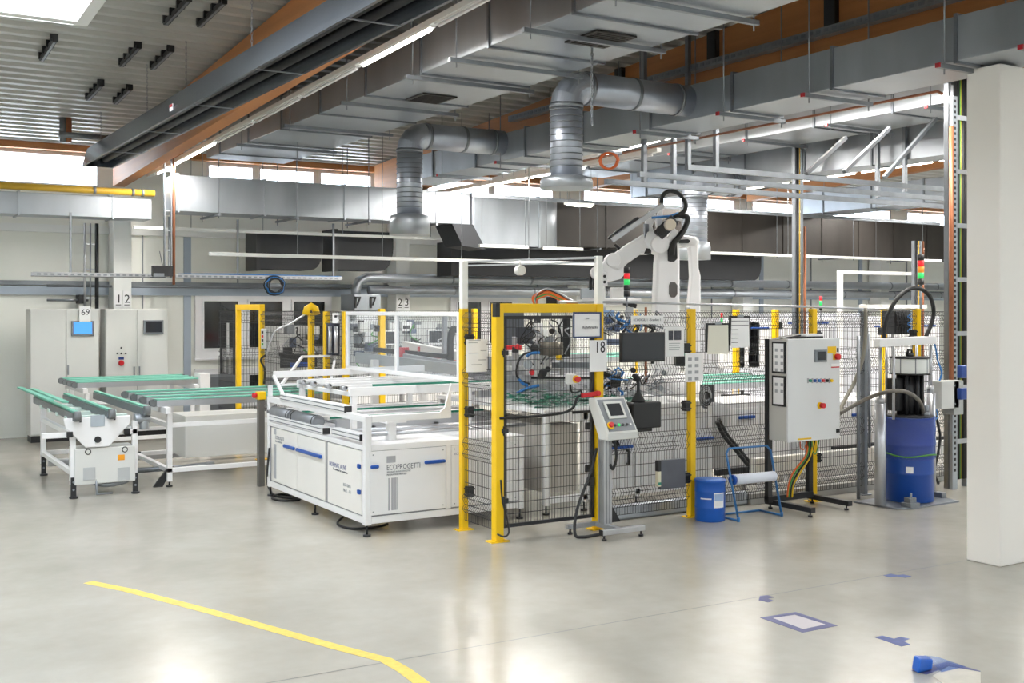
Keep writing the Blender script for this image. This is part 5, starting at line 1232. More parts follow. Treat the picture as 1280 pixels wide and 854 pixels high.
# yellow painted line
pts = [(110, 728), (160, 738), (222, 754), (260, 764), (310, 778), (370, 795), (420, 809), (470, 822), (482, 825), (505, 838), (535, 860), (560, 880)]
cl = [onZ(*p) for p in pts]; s = MB(); L_, R_ = [], []
for i, p in enumerate(cl):
    d_ = (cl[min(i+1, len(cl)-1)]-cl[max(i-1, 0)]).normalized(); nn = Vector((-d_.y, d_.x, 0))*.042
    L_.append(p+nn+Vector((0,0,.001))); R_.append(p-nn+Vector((0,0,.001)))
for i in range(len(cl)-1): s.add([L_[i], R_[i], R_[i+1], L_[i+1]], [(0,1,2,3)])
obj('floor_marking', s, tape, kind='structure')
a, b = onZ(300, 860), onZ(660, 797); d_ = (b-a).normalized(); nn = Vector((-d_.y, d_.x, 0))*.006; e = b+d_*9; a = a-d_*4
s = MB(); s.add([a+nn+Vector((0,0,.0006)), a-nn+Vector((0,0,.0006)), e-nn+Vector((0,0,.0006)), e+nn+Vector((0,0,.0006))], [(0,1,2,3)]); obj('floor_seam', s, concrete, kind='structure')
# kerb behind the front fence
s = MB(); s.box(8.0, 8.36, 0, 12.5, 8.48, .11); obj('kerb', s, mat('kerb_grey', 'a8a7a3', .4, .2), kind='structure')
s = MB(); s.box(6.25, 8.40, 0, 8.0, 8.50, .14); tag(obj('floor_duct', s, galv, bevel=.02), 'silver cable duct on the floor behind the mesh with the monitor', 'duct')
# ======================= ROBOT =======================
RD = 13.5; base = atd(833, 386, RD); base.z = 0
RM = Matrix.Translation(base) @ Matrix.Rotation(-YAW, 4, 'Z')
K = FPX/RD
def rp(px, py, y=0.0): return RM @ Vector(((px-833)/K, y, CAMZ+(HY-py)/K))
RY = RM.to_3x3() @ Vector((0, 1, 0)); RXv = RM.to_3x3() @ Vector((1, 0, 0))
t = thing('robot', 'white industrial robot arm standing inside the fenced cell', 'robot', tuple(base), None, -YAW)
ROB = t
robw = mat('robot_white', 'ebebec', .35, 0, .02)
def rpoly(name, pts, y0, y1, m, par=t, bevel=.02):
    s = MB(); s.prism([rp(px, py, y0) for px, py in pts], RY*(y1-y0)); return obj(name, s, m, par, bevel)
def rcyl(name, px, py, r, y0, y1, m, par=t, n=28):
    s = MB(); s.cyl(rp(px, py, y0), rp(px, py, y1), r/K, n); return obj(name, s, m, par, .008)
s = MB(); s.lathe(base, [(.48, 0), (.48, .06), (.40, .08), (.38, .9), (.42, .95), (.42, 1.15), (.36, 1.2)], 36); obj('pedestal', s, robw, t)
rpoly('main_column', [(816, 486), (817, 380), (819, 330), (822, 303), (829, 297), (841, 297), (847, 304), (847, 380), (848, 486)], -.18, .22, robw, bevel=.03)
rpoly('column_recess', [(832, 327), (831.5, 306), (835, 300), (843, 300), (844, 324), (840, 328), (835, 328)], -.19, -.178, black, bevel=.004)
rpoly('column_opening', [(835, 353), (841, 353), (844, 357), (844, 368), (841, 372), (836, 372), (833.5, 368), (833.5, 357)], -.19, -.178, mat('recess_grey', '5d5a58', .5), bevel=.006)
rpoly('rear_link', [(861, 486), (861, 380), (864, 345), (863, 320), (861, 302), (866, 297), (871, 298), (873, 305), (873.5, 335), (876, 345), (876, 486)], .0, .2, robw, bevel=.02)
rpoly('shoulder', [(802, 300), (808, 290), (822, 292), (838, 300), (852, 295), (866, 297), (871, 302), (868, 308), (845, 310), (842, 302), (822, 306), (812, 318), (808, 312)], -.16, .16, robw, bevel=.02)
rpoly('shoulder_cover', [(826, 302), (833, 296), (838, 285), (845, 291), (843, 303), (835, 306)], -.22, -.0, robw, bevel=.01)
rcyl('shoulder_joint', 822, 307, 11, -.26, .2, robw)
rcyl('shoulder_joint', 867, 302, 6, -.06, .26, robw)
rpoly('link_slot', [(845, 301), (857, 300), (860, 302), (858, 305), (846, 305)], -.19, -.16, black, bevel=.004)
# upper arm
rpoly('upper_arm', [(803, 293), (812, 300), (816, 312), (812, 318), (800, 318), (783, 330), (772, 340), (762, 336), (759, 327), (764, 319), (785, 304), (797, 297)], -.15, .13, robw, bevel=.03)
rpoly('arm_gusset', [(803, 318), (812, 318), (812, 312), (806, 311)], -.16, -.15, black, bevel=0)
rcyl('elbow_joint', 765, 326, 9, -.22, .2, robw)
rpoly('fore_arm', [(755, 326), (766, 322), (778, 332), (782, 340), (775, 349), (764, 352), (752, 352), (745, 345), (748, 336)], -.14, .12, robw, bevel=.03)
rcyl('wrist_joint', 746, 341, 8, -.16, .14, robw)
# carrier for the hose and its profile
rpoly('arm_bracket', [(806, 300), (806, 272), (811, 264), (817, 262), (819, 272), (814, 284), (818, 297)], -.12, .02, robw, bevel=.01)
s = MB(); s.bar(rp(763, 302, -.2), rp(827, 258, -.2), .05, .06); obj('hose_carrier', s, alu, t, .006)
s = MB(); s.tube(spline([rp(761, 300, -.16), rp(763, 296, -.16), rp(792, 276, -.16), rp(796, 275, -.16)]), .018, 7); obj('hose_carrier_cable', s, black, t)
s = MB(); s.tube([rp(796, 275, -.16), rp(763, 297, -.17)], .008, 6); obj('support_rod', s, steel, t)
rpoly('arm_bracket', [(818, 276), (824, 258), (827, 262), (826, 280), (821, 290)], -.14, -.02, robw, bevel=.006)
for (px, py, r, a, b, m) in ((832, 284, 7, -.42, -.32, beige), (832, 284, 6.5, -.32, -.1, black), (823, 290, 6, -.34, -.12, black)): rcyl('drive_motor', px, py, r, a, b, m)
s = MB(); s.bar(rp(819, 296, -.22), rp(840, 276, -.22), .12, .14); obj('motor_block', s, mat('motor_dark', '33353a', .5), t, .01)
s = MB(); s.tube(spline([rp(824, 256, -.2), rp(826, 246, -.2), rp(834, 241, -.2), rp(845, 244, -.2), rp(853, 254, -.2), rp(853, 264, -.2), rp(846, 270, -.2), rp(838, 272, -.2)]), .026, 10); obj('black_hose', s, blackrubber, t)
s = MB(); s.tube(spline([rp(838, 280, -.2), rp(848, 272, -.2), rp(856, 274, -.2), rp(853, 286, -.2), rp(845, 298, -.24), rp(838, 306, -.26), rp(836, 320, -.24)]), .035, 10); obj('black_hose', s, blackrubber, t)
s = MB(); s.tube(spline([rp(836, 282, -.22), rp(842, 276, -.24), rp(850, 277, -.22)]), .018, 8); obj('grey_hose', s, alu, t)
s = MB(); s.tube(spline([rp(812, 274, -.2), rp(822, 273, -.22), rp(834, 272, -.22), rp(845, 268, -.2)]), .014, 7); obj('blue_hose', s, bluew, t)
s = MB(); s.tube(spline([rp(768, 306, -.05), rp(773, 310, -.05), rp(777, 318, -.05)]), .022, 8); obj('black_hose', s, blackrubber, t)
s = MB(); s.bar(rp(806, 281, -.13), rp(806, 300, -.13), .06, .03); obj('arm_clamp', s, steel, t)
# gripper mast hanging from the wrist: holds the laying tool
t = thing('gripper_mast', 'white plate and aluminium mast hanging from the robot wrist beside the gate top', 'gripper', tuple(rp(756, 380, -.1)))
s = MB(); s.box(-.001, 0, 0, 0, 0, 0) if False else None
for pts, m in ((((750, 341), (757, 341), (758, 358), (750, 358)), robw), (((749, 358), (755, 358), (755, 384), (749, 384)), wallw)):
    s = MB(); s.prism([rp(px, py, -.2) for px, py in pts], RY*.08); obj('mast_plate', s, m, t, .006)
for py in (346, 353): s = MB(); s.cyl(rp(754, py, -.2), rp(754, py, -.215), .018, 12); obj('plate_bolt', s, black, t)
for pts, m, y in ((((727, 360), (751, 360), (751, 374), (727, 374)), galv, .1), (((765, 359), (781, 359), (781, 374), (765, 374)), mat('soft_white_box', 'dcdcda', .45), .1)):
    s = MB(); s.prism([rp(px, py, y) for px, py in pts], RY*.2); obj('tool_box', s, m, t, .008)
s = MB(); s.tube([rp(727, 376, -.1), rp(800, 376, -.1)], .03, 10); s.tube([rp(722, 380, -.05), rp(790, 379, -.05)], .02, 8); obj('tool_beam', s, white, t)
s = MB(); s.tube([rp(739, 340, .1), rp(739, 362, .1)], .02, 8); s.tube([rp(743, 345, .1), rp(743, 362, .1)], .012, 8); obj('valve_rod', s, black, t)
s = MB(); s.bar(rp(776, 379, -.3), rp(792, 383, -.3), .06, .05); obj('sensor_head', s, black, t, .006)
# ======================= INSIDE THE CELL =======================
def at2(px, py, d): return atd(px, py, d)
t = thing('laying_tool', 'black and white laying tool head with hoses seen through the gate mesh', 'tool', tuple(at2(690, 460, 12.3)-Vector((0,0,0))))
TD = 12.3; kk = FPX/TD
def tb(name, px0, py0, px1, py1, dep, th, m, bevel=.006, par=t):
    a, b = atd(px0, py1, dep), atd(px1, py0, dep); f_ = Vector((SN, CS, 0)); r_ = Vector((CS, -SN, 0))
    w_ = (px1-px0)*dep/FPX; s = MB(); vs = []
    for q in (0, th):
        o = a+f_*q; vs += [o, o+r_*w_, o+r_*w_+Vector((0,0,b.z-a.z)), o+Vector((0,0,b.z-a.z))]
    s.add(vs, [(0,1,2,3),(7,6,5,4),(0,4,5,1),(1,5,6,2),(2,6,7,3),(3,7,4,0)]); return obj(name, s, m, par, bevel)
def tc(name, px, py0, py1, r, dep, m, par=t): a, b = atd(px, py1, dep), atd(px, py0, dep); s = MB(); s.cyl(a, b, r, 18); return obj(name, s, m, par, .006)
tb('dark_housing', 645, 409, 668, 430, 12.5, .3, mat('housing_charcoal', '3f434b', .5)); tb('dark_housing', 700, 395, 713, 446, 12.4, .3, black)
tb('white_arm', 656, 422, 666, 482, 12.6, .15, white); tc('white_cylinder', 673, 404, 440, .055, 12.1, white); tb('white_arm', 668, 430, 688, 480, 12.4, .12, cabgrey)
tc('tool_body', 689, 432, 444, .13, 12.0, mat('tool_bronze', '6a645c', .4, .5)); 
s = MB(); s.lathe(atd(689, 446, 12.0), [(.03, -.0), (.12, .10), (.13, .16)], 18); obj('tool_cone', s, mat('tool_grey', '7a7469', .4, .5), t)
tb('beam', 668, 470, 740, 478, 12.0, .08, white); tb('beam_rail', 664, 471, 742, 474, 11.95, .04, black); tb('leg_post', 684, 478, 690, 520, 12.0, .08, alu)
for k, (px, py, r, m) in enumerate(((668, 436, .045, black), (682, 416, .04, white), (688, 425, .035, steel), (660, 456, .05, galv), (679, 466, .045, black), (685, 462, .03, black), (676, 470, .03, black), (690, 414, .03, black), (665, 466, .03, red), (647, 434, .03, red))):
    s = MB(); c = atd(px, py, 11.9); f_ = Vector((SN, CS, 0)); s.cyl(c, c+f_*.12, r, 14); obj('actuator', s, m, t, .004)
tb('alu_pillar', 640, 421, 648, 486, 12.5, .08, alu); tb('alu_pillar', 700, 440, 705, 486, 12.6, .08, cabgrey); tb('grey_beam', 690, 453, 745, 460, 12.5, .1, galvd); tb('grey_beam', 628, 458, 700, 464, 12.7, .1, cabgrey)
tb('cable_guide', 668, 395, 676, 430, 12.2, .1, mat('guide_dark', '34363c', .5)); tb('valve_row', 628, 432, 652, 438, 12.4, .1, red); tb('valve_row', 640, 434, 648, 441, 12.3, .1, black)
tc('white_cylinder', 700, 398, 436, .03, 12.0, wallw); tc('white_cylinder', 660, 430, 462, .04, 12.1, wallw); tb('grey_box', 676, 384, 690, 398, 12.3, .15, galvd)
tb('yellow_block', 695, 444, 702, 450, 11.9, .05, yellow)
random.seed(3)
for k in range(20):
    px, py = random.uniform(652, 712), random.uniform(395, 425); d = 11.95+random.random()*.2
    s = MB(); pts = [atd(px, py, d), atd(px+random.uniform(-12, 12), py+random.uniform(2, 14), d-.05), atd(px+random.uniform(-14, 14), py+random.uniform(14, 30), d), atd(px+random.uniform(-8, 8), py+random.uniform(28, 40), d)]
    s.tube(spline(pts, 5), .008, 5); obj('hose', s, (blackrubber, alu, blackrubber, steel)[k % 4], t)
s = MB(); s.tube(spline([atd(673, 440, 11.9), atd(655, 443, 11.9), atd(647, 455, 11.9), atd(646, 470, 11.9), atd(654, 478, 11.9), atd(662, 480, 11.9)]), .012, 7); obj('black_hose', s, blackrubber, t)
for pts in (((658, 446), (664, 442), (675, 441)), ((648, 474), (654, 480), (660, 482)), ((646, 492), (658, 486), (674, 482))):
    s = MB(); s.tube(spline([atd(*p, 11.85) for p in pts]), .016, 6); obj('blue_hose', s, bluew, t)
for k, (m, dy) in enumerate(((orange, 0), (orange, 2), (greenw, 4), (alu, -3), (blackrubber, -1), (orange, 5))):
    s = MB(); s.tube(spline([atd(668+k*.5, 381, 12.2), atd(666+k, 372+dy*.5, 12.2), atd(674+k, 366+dy, 12.2), atd(686, 364+dy, 12.2), atd(700, 370+dy, 12.2), atd(712, 376+dy*.6, 12.2), atd(722, 379, 12.2)]), .012, 6); obj('energy_hose', s, m, t)
tb('valve_block', 683, 371, 696, 382, 12.5, .2, black); tb('valve_block', 697, 372, 700, 382, 12.4, .2, alu)
# white machine with table behind the gate and monitor
X0, X1, Y0, Y1 = 5.9, 8.03, 8.98, 11.2
t = thing('layup_table', 'white machine with a table top of green foil pieces behind the gate and monitor mesh', 'machine', ((X0+X1)/2, (Y0+Y1)/2, 0))
s = MB()
for x in (X0, 6.35, 7.0, X1-.06):
    for y in (Y0, Y1-.06): l = MB(); l.box(x, y, .09, x+.06, y+.06, .98); obj('leg', l, white, t, .004)
s.box(X0+.06, Y0, .11, X1-.06, Y0+.05, .17); s.box(X0+.06, Y0, .90, X1-.06, Y0+.05, .98); obj('frame', s, white, t, .004)
for x in (X0+.03, 6.38, 7.03, X1-.03): foot(t, x, Y0+.03, .09)
for (a, b, z0, z1) in ((6.42, 6.99, .18, .86), (7.07, 7.5, .18, .89), (7.51, X1-.07, .18, .89)):
    s = MB(); s.box(a, Y0+.005, z0, b, Y0+.03, z1); d = obj('door_panel', s, mat('door_white', 'e2e3e6', .4), t, .004)
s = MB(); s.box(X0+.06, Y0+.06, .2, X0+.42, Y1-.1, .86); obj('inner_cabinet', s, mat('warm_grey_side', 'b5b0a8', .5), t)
s = MB(); s.box(6.46, Y0+.0, .24, 6.54, Y0+.005, .86); s.box(6.46, Y0, .60, 6.54, Y0+.004, .86); obj('logo_stripe', s, papergrey, t)
text('logo_lettering', 'ECOPROGETTI', (6.46, Y0-.0, .62), .09, papergrey, t, sx=.8)
for z in (.42, .84): s = MB(); s.box(6.37, Y0-.012, z-.035, 6.44, Y0, z+.035); obj('lock_block', s, black, t, .004)
for (px0, px1, py) in ((763, 790, 560), (870, 891, 549)):
    a, b = P(px0, py, Y0), P(px1, py, Y0); s = MB(); s.box(a.x, Y0-.03, a.z-.016, b.x, Y0+.005, a.z+.016); obj('door_handle', s, blueh, t, .01)
a = P(784, 573, Y0); s = MB(); s.tube([(a.x, Y0+.005, a.z+.08), (a.x, Y0-.03, a.z+.07), (a.x, Y0-.03, a.z-.05), (a.x, Y0+.005, a.z-.06)], .014, 8); obj('pull_handle', s, black, t)
s = MB(); s.box(X0-.02, Y0-.01, .98, X1+.02, Y1, 1.02); obj('table_top', s, white, t, .004)
s = MB(); s.box(X0+.2, 10.6, 1.02, X1-.1, 10.7, 1.25); s.box(X0+.2, 11.0, 1.02, X1-.1, 11.06, 1.45); obj('back_rail', s, alu, t)
random.seed(11); s = MB()
for k in range(420):
    x, y = random.uniform(6.0, 7.3), random.uniform(9.05, 10.2); a_ = random.uniform(0, pi); l_ = random.uniform(.04, .12); z = 1.025+random.random()*.10*max(0, 1-abs(x-6.5)/1.0)
    dx, dy = cos(a_)*l_, sin(a_)*l_; s.add([(x-dx, y-dy, z), (x+dx, y+dy, z+random.uniform(-.01, .03)), (x+dx-dy*.2, y+dy+dx*.2, z+.01), (x-dx-dy*.2, y-dy+dx*.2, z+.005)], [(0,1,2,3)])
tag(obj('foil_cuttings', s, pcb), 'heap of dark green foil cuttings on the table top behind the gate', 'cuttings', kind='stuff')
s = MB()
for k in range(160):
    x, y = random.uniform(6.2, 7.9), random.uniform(9.2, 10.4); a_ = random.uniform(0, pi); l_ = random.uniform(.04, .1); z = 1.05+random.random()*.10
    dx, dy = cos(a_)*l_, sin(a_)*l_; s.bar((x-dx, y-dy, z), (x+dx, y+dy, z+.02), .012)
tag(obj('metal_scraps', s, alu), 'silvery thin scraps among the green cuttings behind the gate', 'scraps', kind='stuff')
# camera, valves and cable clutter seen behind the monitor
t = thing('test_rig', 'rig of dark cameras, blue cable bundles and pipes behind the monitor', 'rig', tuple(atd(790, 480, 12.3)))
random.seed(5)
tb('upright', 783, 384, 792, 440, 12.4, .1, alu, par=t); tb('upright', 752, 384, 758, 470, 12.6, .1, alu, par=t); tb('cross_beam', 750, 396, 776, 401, 12.5, .1, steel, par=t); tb('cross_beam', 740, 424, 776, 431, 12.3, .1, mat('blue_grey_box', '6f7f9c', .5), par=t)
tb('camera_box', 758, 398, 775, 415, 12.2, .2, mat('rig_blue', '55678c', .5), par=t); tb('camera_box', 764, 470, 776, 484, 12.0, .15, black, par=t); tb('camera_box', 750, 388, 768, 396, 12.4, .2, mat('rig_lightblue', '8fb0d8', .5), par=t)
tb('pipe_post', 806, 384, 809, 478, 12.5, .03, copper, par=t); tb('dark_unit', 845, 446, 862, 458, 11.9, .2, black, par=t); tb('upright', 858, 384, 863, 530, 12.6, .1, alu, par=t); tb('upright', 836, 500, 846, 528, 11.6, .1, white, par=t)
for k in range(46):
    px, py = random.uniform(750, 830), random.choice((random.uniform(384, 400), random.uniform(455, 500))); d = 11.9+random.random()*.4
    if py < 400: pts = [(px, py), (px+random.uniform(-8, 8), py+8), (px+random.uniform(-14, 14), py+14), (px+random.uniform(-10, 10), py+22)]
    else: pts = [(px, py), (px+random.uniform(-10, 10), py+6), (px+random.uniform(-18, 18), py+12), (px+random.uniform(-18, 18), py+random.uniform(0, 18))]
    s = MB(); s.tube(spline([atd(*p, d) for p in pts], 5), random.choice((.007, .011, .016)), 5); obj('hose', s, random.choice((blackrubber, blackrubber, alu, bluew, steel, mat_bl)) if False else (blackrubber, alu, blackrubber, steel, bluew)[k % 5], t)
for k in range(12):
    c = atd(random.uniform(752, 835), random.uniform(462, 500), 12.0+random.random()*.3); s = MB(); s.cyl(c, c+Vector((SN, CS, 0))*.1, random.uniform(.02, .045), 12); obj('actuator', s, (black, alu, steel)[k % 3], t)
# camera on a bracket right of the drum post
t = thing('cable_gripper', 'dark gripper with curled silver hoses just right of the drum post mesh', 'gripper', tuple(atd(885, 500, 11.6)))
tb('backing_plate', 876, 481, 893, 503, 11.7, .04, mat('plate_dark', '4d4f52', .5), par=t)
random.seed(8)
for k in range(12):
    s = MB(); a0 = random.uniform(0, 3); s.tube([atd(883+(3+k*.5)*cos(a0+j*.5), 496+(5+k*.9)*sin(a0+j*.5), 11.55) for j in range(8)], .009, 5); obj('hose', s, (alu, blackrubber, steel)[k % 3], t)
for k in range(2):
    s = MB(); s.tube(spline([P(896, 527, 8.7+k*.05), P(905, 545, 8.7+k*.05), P(920, 563, 8.75), P(932, 578, 8.8), P(942, 590, 8.85)]) if k == 0 else spline([P(898, 524, 8.76), P(908, 543, 8.76), P(923, 561, 8.8), P(935, 576, 8.85), P(945, 588, 8.9)]), .022, 8); tag(obj('cable', s, blackrubber), 'ribbed dark cable slanting down behind the mesh right of the blue drum, %s strand' % ('left', 'right')[k], 'cable')
# ---- conveyors at the right half of the cell ----
def belt_table(label, x0, x1, y0, y1, z, nb=4, along='X', legs=True, beltm=green, zl=None, h=.07, name='belt_conveyor', cw=.07, legh=None, low=True):
    t = thing(name, label, 'conveyor', ((x0+x1)/2, (y0+y1)/2, 0))
    s = MB()
    if along == 'X':
        for k in range(nb):
            y = y0+(y1-y0)*(k+.5)/nb
            b = MB(); b.box(x0, y-cw/2, z-.02, x1, y+cw/2, z); b_ = obj('conveyor_belt', b, beltm, t, .004)
            b = MB(); b.box(x0+.03, y-cw/2-.01, z-.09, x1-.03, y+cw/2+.01, z-.02); obj('belt_profile', b, alu, b_)
            for xx_ in (x0, x1): b = MB(); b.cyl((xx_, y-cw/2, z-.045), (xx_, y+cw/2, z-.045), .045, 16); obj('belt_wheel', b, mat_wheel, b_)
        s.box(x0+.08, y0, z-h-.09, x0+.14, y1, z-.09); s.box(x1-.14, y0, z-h-.09, x1-.08, y1, z-.09)
    else:
        for k in range(nb):
            x = x0+(x1-x0)*(k+.5)/nb
            b = MB(); b.box(x-cw/2, y0, z-.02, x+cw/2, y1, z); b_ = obj('conveyor_belt', b, beltm, t, .004)
            b = MB(); b.box(x-cw/2-.01, y0+.03, z-.09, x+cw/2+.01, y1-.03, z-.02); obj('belt_profile', b, alu, b_)
            for yy in (y0, y1): b = MB(); b.cyl((x-cw/2, yy, z-.045), (x+cw/2, yy, z-.045), .045, 16); obj('belt_wheel', b, mat_wheel, b_)
        s.box(x0, y0+.08, z-h-.09, x1, y0+.14, z-.09); s.box(x0, y1-.14, z-h-.09, x1, y1-.08, z-.09)
    obj('side_rail', s, white, t, .004)
    if legs:
        zt = z-h-.09; w = .055
        s = MB()
        for x in (x0+.12, x1-.12-w):
            for y in (y0+.08, y1-.08-w):
                l = MB(); l.box(x, y, .06, x+w, y+w, zt); obj('leg', l, white, t, .003)
                foot(t, x+w/2, y+w/2, .06)
        if low:
            s.box(x0+.12, y0+.08, .16, x1-.12, y0+.08+w, .21); s.box(x0+.12, y1-.08-w, .16, x1-.12, y1-.08, .21); s.box(x0+.12, y0+.08+w, .16, x0+.12+w, y1-.08-w, .21); s.box(x1-.12-w, y0+.08+w, .16, x1-.12, y1-.08-w, .21)
            s.box(x0+.12+w, y0+.08, zt-.16, x1-.12-w, y0+.08+w, zt-.11); s.box(x0+.12, y0+.08+w, zt-.16, x0+.12+w, y1-.08-w, zt-.11)
            obj('cross_rail', s, white, t, .003)
    return t
mat_wheel = mat('wheel_grey', '6e7274', .5)
belt_table('belt conveyor with green belts inside the cell, right of the clipboards', 9.35, 11.6, 10.6, 12.4, 1.05, 4)
belt_table('farther belt conveyor with green belts at the back right of the cell', 9.2, 11.7, 13.4, 15.0, 1.28, 3)
for (lab, x0, x1, y0, y1, z0, z1) in (('low white machine cabinet behind the mesh, right of the blue drum', 8.25, 9.2, 9.0, 9.75, .25, .98), ('white machine cabinet behind the grey hose and fence', 9.3, 11.7, 9.0, 9.9, .25, .92)):
    t = thing('machine_cabinet', lab, 'machine', ((x0+x1)/2, (y0+y1)/2, 0))
    s = MB(); s.box(x0, y0, z0, x1, y1, z1); obj('body', s, mat('machine_white', 'e0e1e4', .4, 0, .02), t, .01)
    n = 2; 
    for k in range(n):
        a, b = x0+.04+k*(x1-x0-.04)/n, x0+(k+1)*(x1-x0-.04)/n; s = MB(); s.box(a, y0-.012, z0+.05, b, y0, z1-.06); d = obj('door_panel', s, white, t, .004)
        s = MB(); s.box(b-.3, y0-.04, z1-.18, b-.06, y0-.012, z1-.145); obj('door_handle', s, blueh, d, .01)
    for x in (x0+.05, x1-.05):
        for y in (y0+.05, y1-.05): s = MB(); s.box(x-.03, y-.03, 0, x+.03, y+.03, z0); obj('leg', s, white, t)
t = thing('floor_track', 'long low white floor beam running across the right side of the cell', 'beam', (10, 8.9, 0))
s = MB(); s.box(8.3, 8.62, .22, 12, 8.7, .42); s.box(8.3, 8.7, .03, 12, 8.76, .12); obj('beam_cover', s, whitew, t, .004)
s = MB(); s.box(9.6, 8.72, .42, 12, 8.76, .45); obj('dark_rail', s, black, t)
for x in (8.4, 10, 11.8): s = MB(); s.box(x, 8.63, 0, x+.06, 8.69, .22); obj('leg', s, white, t)
s = MB(); a, b = P(895, 596, 8.55), P(935, 588, 8.55); s.box(a.x, 8.53, .30, b.x, 8.58, .36); tag(obj('black_bar', s, black), 'black horizontal bar just behind the mesh by the blue stand', 'bar')
t = thing('air_cylinder', 'yellow vertical cylinder with black fittings hanging behind the mesh', 'cylinder', tuple(P(920, 500, 10.2)))
a, b = P(920, 522, 10.2), P(920, 494, 10.2); s = MB(); s.box(a.x-.05, 10.18, a.z, a.x+.05, 10.28, b.z); obj('barrel', s, yellow, t, .006)
s = MB(); s.bar(P(903, 496, 10.2), P(935, 495, 10.2), .06, .05); s.bar(P(928, 488, 10.15), P(928, 525, 10.15), .03); s.cyl(P(926, 530, 10.15), P(926, 522, 10.15), .02, 8, .004); obj('fitting', s, black, t)
# ======================= LEFT CONVEYORS AND BACKGROUND =======================
# conveyor A: front left, belts run towards the back wall
t = thing('belt_conveyor', 'front left transfer conveyor with green belts and a grey control box in its frame', 'conveyor', (2.5, 13.2, 0))
fy = 12.42
def FX(px): return P(px, 560, fy).x
xl, xr = FX(88), FX(172)
w = .055; zr = P(120, 543, fy).z
for (x, y) in ((xl, fy), (xr-w, fy), (xl, fy+1.9), (xr-w, fy+1.9)):
    s = MB(); s.box(x, y, .14, x+w, y+w, zr+.14 if y > fy else zr+.12); obj('leg', s, white, t, .003)
    s = MB(); s.prism([(x, y-.01, .02), (x+w, y-.01, .02), (x+w, y-.01, .22), (x, y-.01, .22)], (0, -.012, 0)); s.cyl((x+w/2, y-.02, 0), (x+w/2, y-.02, .02), .045, 12); b_ = obj('adjusting_foot', s, black, t)
    for z in (.09, .17): s = MB(); s.cyl((x+w/2, y-.022, z), (x+w/2, y-.028, z), .012, 8); obj('foot_bolt', s, steel, b_)
s = MB(); s.box(xl-.28, fy, zr-.02, xr, fy+w, zr+.035); s.box(xl, fy+w, zr-.02, xl+w, fy+1.9, zr+.035); s.box(xr-w, fy+w, zr-.02, xr, fy+1.9, zr+.035)
s.box(xl+w, fy+.0, .24, xr-w, fy+w, .29); s.box(xl, fy+w, .24, xl+w, fy+1.9, .29); s.box(xr-w, fy+w, .24, xr, fy+1.9, .29); s.box(xl+w, fy+1.9, .24, xr-w, fy+1.9+w, .29); obj('frame_rail', s, white, t, .003)
a, b = P(93, 607, fy-.02), P(169, 557, fy-.02)
s = MB(); s.box(a.x, fy-.03, a.z, b.x, fy+.3, b.z); cbx = obj('control_box', s, cabgrey, t, .008)
for (px, py) in ((110, 565), (156, 562)): q = P(px, py, fy-.03); s = MB(); s.cyl((q.x, fy-.03, q.z), (q.x, fy-.036, q.z), .032, 16); obj('box_latch', s, black, cbx); s = MB(); s.cyl((q.x, fy-.036, q.z), (q.x, fy-.04, q.z), .022, 14); obj('latch_ring', s, cabgrey, cbx)
q = P(151.5, 572, fy-.03); s = MB(); s.box(q.x-.035, fy-.034, q.z-.03, q.x+.035, fy-.03, q.z+.03); obj('orange_label', s, mat('label_orange', 'e99a1c', .5), cbx)
for (p0, p1) in ((104, 119), (147, 162)): a, b = P(p0, 601, fy-.03), P(p1, 584, fy-.03); s = MB(); s.box(a.x, fy-.038, a.z, b.x, fy-.03, b.z); obj('vent_grille', s, mat('vent_grey', 'b2b5b6', .5), cbx)
q = P(127, 620, fy); s = MB(); s.tube([(q.x-.06, fy+.0, .26), (q.x-.06, fy-.05, .03), (q.x+.1, fy-.05, .03)], .014, 6); s.tube(spline([(q.x-.2, fy+.1, .24), (q.x, fy+.05, .12), (q.x+.25, fy+.05, .13), (q.x+.35, fy+.1, .22)]), .03, 8); obj('cable_loop', s, steel, t)
# white funnel shaped lift head
c = P(122, 545, fy-.05)
s = MB(); zt = c.z+.10
s.prism([(c.x-.34, fy-.05, zt+.10), (c.x+.34, fy-.05, zt+.10), (c.x+.34, fy-.05, zt+.02), (c.x+.12, fy-.05, zt-.22), (c.x-.12, fy-.05, zt-.22), (c.x-.32, fy-.05, zt+.0)], (0, .03, 0)); lh = obj('lift_plate', s, white, t, .01)
s = MB(); s.box(c.x-.07, fy-.06, zt-.0, c.x+.07, fy-.05, zt+.12); obj('plate_window', s, mat('window_grey', 'a7b0b8', .5), lh)
s = MB(); s.cyl((c.x, fy-.05, zt-.14), (c.x, fy-.065, zt-.14), .035, 14); obj('plate_bolt', s, black, lh)
s = MB(); s.cyl((c.x, fy+.1, zt-.30), (c.x, fy+.1, zt-.2), .06, 14); obj('lift_shaft', s, steel, t)
for dx in (-.28, .30): s = MB(); s.box(c.x+dx-.03, fy-.07, zt-.10, c.x+dx+.03, fy-.03, zt-.04); obj('clamp', s, black, t, .005)
zb = .93
for k, (px, py) in enumerate(((97, 515), (140, 512), (184, 508))):
    q = onY(px, py, fy-.12); x = q.x; z = q.z
    s = MB(); s.box(x-.025, fy-.12, z-.02, x+.025, fy+2.6, z); b_ = obj('conveyor_belt', s, green, t, .003)
    s = MB(); s.box(x-.04, fy-.08, z-.10, x+.04, fy+2.56, z-.02); obj('belt_profile', s, galvd, b_)
    s = MB(); s.cyl((x-.03, fy-.11, z-.05), (x+.03, fy-.11, z-.05), .055, 16); obj('belt_wheel', s, mat_wheel, b_)
    s = MB(); s.box(x+.03, fy-.06, z-.12, x+.05, fy+2.5, z-.04); obj('belt_guard', s, black, b_)
